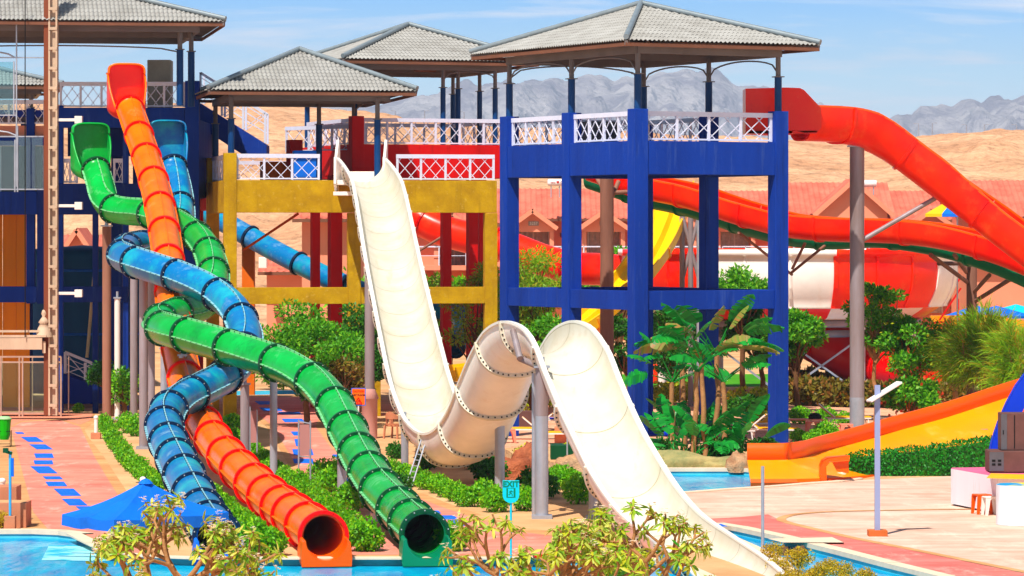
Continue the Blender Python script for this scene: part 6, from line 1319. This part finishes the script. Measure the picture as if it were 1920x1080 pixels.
# furniture
def armchair(px, py, label, m, rz):
    t_ = thing('plastic_chair', label, 'chair', G(px, py), rz)
    MB().b2((-.25, -.23, .38), (.25, .22, .42)).build('seat', M_(m), t_, bevel=.02)
    mb = MB(); n = 14; prof = []
    for lay in (0, .03):
        for k in range(n + 1):
            a = math.pi * k / n; prof.append(((.27 + lay) * math.cos(a), .02 + (.26 + lay) * math.sin(a)))
    for z0, z1 in ((.62, .86), (.42, .48)):
        vs = [(x, y, z0 + .0 * k) for k, (x, y) in enumerate(prof)] + [(x, y * 1.05, z1 - (.2 if z0 > .5 else 0) * abs(math.cos(math.pi * (k % (n + 1)) / n)) ** 1.5) for k, (x, y) in enumerate(prof)]; N_ = len(prof); m2 = n + 1
        fs = [(k, k + 1, k + 1 + N_, k + N_) for k in range(n)] + [(m2 + k, m2 + k + 1, m2 + k + 1 + N_, m2 + k + N_) for k in range(n)] + [(N_ + k, N_ + k + 1, N_ + m2 + k + 1, N_ + m2 + k) for k in range(n)] + [(k, k + 1, m2 + k + 1, m2 + k) for k in range(n)]; mb.add(vs, fs, 0, False)
    for x in (-.28, .28): mb.b2((x - .02, .02, .42), (x + .02, .08, .8))
    mb.b2((-.03, .26, .45), (.03, .3, .66)); mb.build('backrest', M_(m), t_)
    for x, y in ((-.26, -.22), (.26, -.22), (-.24, .24), (.24, .24)): MB().bar((x * 1.05, y * 1.1, 0), (x * .95, y, .62 if y < 0 else .42), .05, .05).build('leg', M_(m), t_)
armchair(741, 822, 'tan plastic armchair standing beside the slim grey column', 'terra', 2.6)
def lounger(loc, rz, mcush, label, back=40, group=None, proto=None):
    if proto: return dup(proto, loc, rz, label=label, group=group)
    t_ = thing('sun_lounger', label, 'sun lounger', loc, rz, group); mb = MB(); mb.b2((-.3, -.95, .3), (-.26, .55, .34)); mb.b2((.26, -.95, .3), (.3, .55, .34)); mb.b2((-.3, -.95, .3), (.3, -.91, .34)); mb.build('frame', M_('plastic_white'), t_)
    MB().b2((-.27, -.92, .345), (.27, .3, .38)).build('seat', M_(mcush), t_)
    mb = MB(); mb.bar((0, .3, .36), (0, .3 + .7 * math.cos(R(back)), .36 + .7 * math.sin(R(back))), .54, .035); mb.bar((-.28, .3, .36), (-.28, .3 + .72 * math.cos(R(back)), .34 + .74 * math.sin(R(back))), .03, .04, 1); mb.bar((.28, .3, .36), (.28, .3 + .72 * math.cos(R(back)), .34 + .74 * math.sin(R(back))), .03, .04, 1); mb.build('backrest', [M_(mcush), M_('plastic_white')], t_)
    for x in (-.27, .27):
        for y in (-.8, .42): MB().bar((x, y + .06 * (1 if y > 0 else -1), 0), (x, y, .31), .035).build('leg', M_('plastic_white'), t_)
    return t_
L0 = lounger(G(1032, 832), R(92), 'lounger_yellow', 'yellow lounger with raised back just right of the stout crest column')
lounger(G(985, 824), R(-95), 0, 'flat yellow lounger behind the white stool left of the crest column', proto=L0)
lounger(G(1385, 826), R(-100), 0, 'yellow lounger with raised back right of the tall palm', proto=L0); lounger(G(1440, 824), R(80), 0, 'yellow and orange lounger against the right blue tower pillar', proto=L0)
lounger(G(1580, 802), R(95), 0, 'yellow lounger just right of the thick grey column', proto=L0); lounger(G(1420, 812), R(-70), 0, 'yellow lounger behind the first beside the palm', proto=L0)
L1 = lounger(G(1225, 815), R(85), 'plastic_orange', 'orange lounger with blue towel left of the palm')
lounger(G(1222, 800), R(80), 0, 'second orange lounger behind the towelled one', proto=L1); lounger(G(1240, 700), R(85), 0, 'distant orange lounger beyond the yellow shrubs', proto=L1)
L2 = lounger(G(1048, 805), R(88), 'towel_blue', 'dark blue covered lounger behind the yellow ones near the signboard'); lounger(G(915, 790), R(-80), 0, 'dark blue lounger beside the white slide rise', proto=L2); lounger(G(1800, 790), R(90), 0, 'dark lounger beyond the hedge by the brown column', proto=L2)
tag(MB().box(G(1232, 813, .42), (.7, .5, .12)).build('towel', M_('towel_blue'), bevel=.04), 'crumpled blue towel on the orange lounger', 'towel')
def box_thing(px0, py0, px1, h, d, m, name, label, cat, bev=.015):
    a = G(px0, py0); b = G(px1, py0); return tag(MB().b2((a.x, a.y, 0.012), (b.x, a.y + d, h)).build(name, M_(m), bevel=bev), label, cat)
box_thing(1040, 832, 1100, .5, .6, 'bin_orange' if 0 else 'terra', 'planter_box', 'terracotta planter box behind the yellow lounger', 'planter')
box_thing(944, 805, 1000, .6, .5, 'speaker_brown', 'low_wall', 'low brown wall section behind the loungers', 'wall'); box_thing(1032, 862, 1098, .42, .9, 'dark_green', 'storage_box', 'dark green box with pale lid by the tan rock', 'storage box')
box_thing(1392, 822, 1440, .35, .8, 'stage_pink', 'platform_step', 'pinkish low step under the right lounger', 'step') if 0 else None
def stool(px, py, m, label, w=.4, h=.42, rz=0, arch=True):
    t_ = thing('plastic_stool', label, 'stool', G(px, py), rz); MB().b2((-w / 2, -w / 2, h - .035), (w / 2, w / 2, h)).build('seat', M_(m), t_, bevel=.015)
    for x in (-1, 1):
        for y in (-1, 1):
            mb = MB(); X, Y_ = x * w / 2, y * w / 2
            mb.fprism([(X, h - .035), (X * 1.08, 0), (X * 1.08 - x * .06, 0), (X - x * .09, h * .6), (X - x * w * .3, h - .08), (X - x * w * .45, h - .035)], Y_ - .02 * y - .015, Y_ - .02 * y + .015); mb.build('leg', M_(m), t_)
stool(1841, 964, 'plastic_orange', 'orange plastic stool in front of the white stage', .36, .46, .3); stool(1858, 966, 'plastic_white', 'cream plastic stool partly hidden by the white drum', .34, .43, .2)
stool(953, 831, 'plastic_pink', 'pale pink plastic stool beside the grey post', .42, .44, .1); stool(1524, 815, 'plastic_pink', 'peach plastic stool left of the thick grey column', .42, .44, .1); stool(1587, 822, 'plastic_pink', 'peach plastic stool at the foot of the thick grey column', .42, .46, .1)
tb = thing('low_table', 'white low table with black bag left of the thick grey column', 'table', G(1508, 812)); MB().b2((-.6, -.3, .42), (.6, .3, .46)).build('tabletop', M_('plastic_pink'), tb, bevel=.01)
for x in (-.5, .5):
    for y in (-.25, .25): MB().b2((x - .03, y - .03, 0), (x + .03, y + .03, .42)).build('leg', M_('plastic_white'), tb)
tag(MB().lathe([(.0, .2), (.14, .17), (.22, .08), (.2, 0)], Vector(G(1528, 812)) + Vector((0, 0, .465)), 10).build('bag', M_('dark')), 'black bag lying on the white low table', 'bag')
# stage
def stg(px, Y): return XX(px, Y)
sg_ = thing('stage', 'white walled stage platform with pink top at the right edge', 'stage', G(1783, 948)); Ys = GY(948); s = 7000 / Ys; o0 = Vector(sg_.location); hs = Z(879, Ys)
pl3 = [(0, 0), (XX(1872, 85.2) - o0.x, 85.2 - o0.y), (XX(2100, 83.5) - o0.x, 83.5 - o0.y), (XX(2150, 89.6) - o0.x, 89.6 - o0.y), (.05, .25)]
MB().prism(pl3, .05, hs).build('platform', M_('stage_white'), sg_); MB().prism([(x * .995 + .01, y) for x, y in pl3], hs, hs + .012).build('stage_floor', M_('stage_pink'), sg_); MB().prism([(x * .97 + .08, y * .9 + .15) for x, y in pl3], 0.01, .06).build('plinth', M_('dark'), sg_)
dr_ = thing('round_plinth', 'white round drum with colourful painted top in front of the stage', 'plinth', (XX(1912, 82.4), 82.4, 0)); hd = Z(911, 82); MB().lathe([(0, .01), (.52, .01), (.52, hd), (0, hd)], (0, 0, 0), 40, 0, False).build('drum', M_('stage_white'), dr_)
tm = mat('painted_top', (30, 150, 200), .5, .2, 1.6, rgb2=(240, 220, 90), lo=.45, hi=.55, detail=2); MB().lathe([(0, hd + .012), (.51, hd + .012), (.51, hd)], (0, 0, 0), 40, 0, False).build('painted_top', tm, dr_)
tag(MB().prism([(XX(1850, 84.6), 84.6), (XX(2090, 83.4), 83.4), (XX(2090, 84.6), 84.6), (XX(1858, 86.2), 86.2)], hs + .014, hs + .024).build('floor_paint', M_('slide_yellow')), 'yellow painted strip on the stage floor by the speakers', 'floor paint')
sub = thing('subwoofer', 'low wide brown subwoofer box on the stage', 'speaker', (XX(1856, 86.4), 86.4, hs + .03)); s = 7000 / 86.4
MB().b2((0, 0, 0), (2.2, .9, 40 / s)).build('cabinet', M_('speaker_brown'), sub, bevel=.02); MB().b2((-.012, -.012, .03), (26 / s, -.001, 38 / s)).build('side_panel', M_('speaker_grey'), sub)
for x, z in ((7, 22), (7, 15), (18, 22), (18, 15)): MB().b2((x / s - .04, -.02, z / s - .025), (x / s + .04, -.013, z / s + .025)).build('grip', M_('dark'), sub)
sp_ = thing('loudspeaker', 'tall brown loudspeaker standing on the subwoofer', 'speaker', (XX(1877, 86.6), 86.6, hs + .03 + 40 / s + .004)); MB().b2((0, 0, 0), (.62, .6, 70 / s)).build('cabinet', M_('speaker_brown'), sp_, bevel=.02); MB().b2((.0, -.012, .02), (11 / s, -.002, 68 / s)).build('side_panel', M_('speaker_grey'), sp_); MB().b2((3 / s, -.02, 30 / s), (5 / s, -.012, 38 / s)).build('grip', M_('dark'), sp_); MB().b2((.3, -.014, .05), (.32, -.002, 66 / s)).build('grille_seam', M_('dark'), sp_)
# arch
ar = thing('stage_arch', 'deep blue arched stage frame with green inset at the right edge', 'arch', (XX(1990, 88.6), 88.6, hs)); Ya = 88.6; s = 7000 / Ya; mb = MB(); cxp, hp_ = 2000, Z(893, Ya)
outer_ = [(1850, 893), (1853, 862), (1860, 828), (1872, 792), (1888, 755), (1906, 722), (1925, 697), (1955, 670), (2000, 655)]; inn_ = [(2000, 700), (1970, 712), (1945, 735), (1922, 768), (1905, 805), (1893, 845), (1886, 893)]
tr_ = lambda L: [(XX(x, Ya) - XX(1990, Ya), Z(y, Ya) - hs) for x, y in L]
mir = lambda L: [(-x + 2 * (XX(2000, Ya) - XX(1990, Ya)), z) for x, z in L][::-1]
po = tr_(outer_); pi_ = tr_(inn_); MB().fprism(po + mir(po)[1:] + mir(pi_)[0:] + pi_[1:] if 0 else po + mir(po)[1:] + (mir(pi_[1:]) if 0 else [(-x + 2 * (XX(2000, Ya) - XX(1990, Ya)), z) for x, z in pi_[::-1]][0:]) + pi_[1:], 0, .3).build('arch_frame', M_('blue_wall') if 0 else mat('deep_blue', (0, 62, 190), .5, .1, 1), ar, bevel=.01)
MB().fprism([(x, z) for x, z in pi_[::-1]] + [(-x + 2 * (XX(2000, Ya) - XX(1990, Ya)), z) for x, z in pi_][1:], .16, .24).build('arch_inset', M_('bin_green'), ar); MB().tube([(x, .0, z) for x, z in pi_[::-1]], .035, 8).build('orange_trim', M_('slide_orange'), ar)
tag(MB().add([tuple(G(1468, 1017, .05)), tuple(G(1582, 1017, .05)), tuple(G(1560, 1007, .05)), tuple(G(1440, 1010, .05))] + [tuple(G(1468, 1017, .012)), tuple(G(1582, 1017, .012)), tuple(G(1560, 1007, .012)), tuple(G(1440, 1010, .012))], [(0, 1, 2, 3), (0, 4, 5, 1), (1, 5, 6, 2), (0, 3, 7, 4), (3, 2, 6, 7)]).build('drain_cover', M_('coping')), 'flat cream cover slab lying beside the narrow canal', 'slab')
tag(MB().add([tuple(G(1335, 987, .05)), tuple(G(1365, 987, .05)), tuple(G(1352, 982, .05)), tuple(G(1330, 983, .05))], [(0, 1, 2, 3)]).build('floor_mat', M_('mat_blue')), 'small blue mat beside the canal end', 'mat')
# beach umbrellas far right and small colourful umbrella on the roof line
def parasol(px, py, Y, w, h, m, label):
    t_ = thing('beach_umbrella', label, 'umbrella', (XX(px, Y), Y, 0)); z = Z(py, Y); MB().tube([(0, 0, 0), (0, 0, z)], .03, 6).build('pole', M_('galv'), t_); ms_ = [M_(q) for q in m]; mb = MB()
    for k in range(8): a0, a1 = math.pi / 4 * k + .2, math.pi / 4 * (k + 1) + .2; A = (0, 0, z); b, c = (w * math.cos(a0), w * math.sin(a0), z - h), (w * math.cos(a1), w * math.sin(a1), z - h); mb.add([A, b, c, (b[0], b[1], b[2] - .12), (c[0], c[1], c[2] - .12)], [(0, 1, 2), (1, 3, 4, 2)], k % len(ms_))
    mb.build('canopy', ms_, t_)
parasol(1795, 366, 150, 1.35, .75, ['slide_yellow', 'umb_blue', 'sign_teal', 'plastic_white'], 'multicoloured play umbrella above the brown struts in front of the hotel')
parasol(1868, 573, 170, 1.7, .45, ['umb_blue'], 'blue parasol beyond the tamarisk nearest the frame edge'); parasol(1905, 570, 176, 1.7, .45, ['sign_teal'], 'turquoise parasol behind the blue one at the right edge'); parasol(1830, 572, 180, 1.6, .5, ['umb_blue'], 'blue parasol left of the others beyond the tamarisk')
ylow = thing('play_structure', 'yellow slide and red lattice frame beyond the bowl at the right', 'play structure', (XX(1790, 158), 158, 0)); lx = lambda x: XX(x, 158) - XX(1790, 158); lz = lambda y: Z(y, 158)
MB().fprism([(lx(1745), lz(592)), (lx(1860), lz(590)), (lx(1960), lz(610)), (lx(1960), lz(650)), (lx(1745), lz(640))], 0, .4).build('yellow_wall', M_('slide_amber'), ylow)
mb = MB()
for a, b in (((1745, 600), (1745, 660)), ((1770, 595), (1770, 660)), ((1795, 560), (1795, 660)), ((1745, 605), (1825, 600)), ((1745, 635), (1770, 605)), ((1770, 605), (1795, 640)), ((1770, 560), (1800, 520)), ((1760, 600), (1800, 540))): mb.bar((lx(a[0]), -.3, lz(a[1])), (lx(b[0]), -.3, lz(b[1])), .07)
mb.build('lattice_frame', M_('red_wall'), ylow)
sd_b = thing('info_sign', 'square sign with rows of blue dots beside the white slide', 'sign', (XX(1075, 104), 104, 0)); MB().tube([(-.17, 0, 0), (-.17, 0, Z(770, 104))], .022, 8).build('pole', M_('galv'), sd_b); zc_ = Z(790, 104); MB().b2((-.15, -.02, zc_ - .18), (.3, .0, zc_ + .2)).build('sign_board', mat('pale_sign', (226, 200, 160), .6), sd_b); mb = MB()
for i in range(3):
    for j in range(2): mb.lathe([(0, 0), (.035, 0), (.04, -.003)], (0, 0, 0), 10); k = 30; mb.v[-k:] = [(x - .05 + .12 * i, -.022 + z, y + zc_ - .06 + .14 * j) for x, y, z in mb.v[-k:]]
mb.build('blue_dot', M_('mat_blue'), sd_b)
# red white flippers at pool edge
tag(MB().box(G(1017, 1043, .08), (.35, .2, .08), .3).build('flip_flops', M_('slide_deep_red'), bevel=.03), 'red and black sandals left at the pool edge', 'sandals')
rocks_n = 0
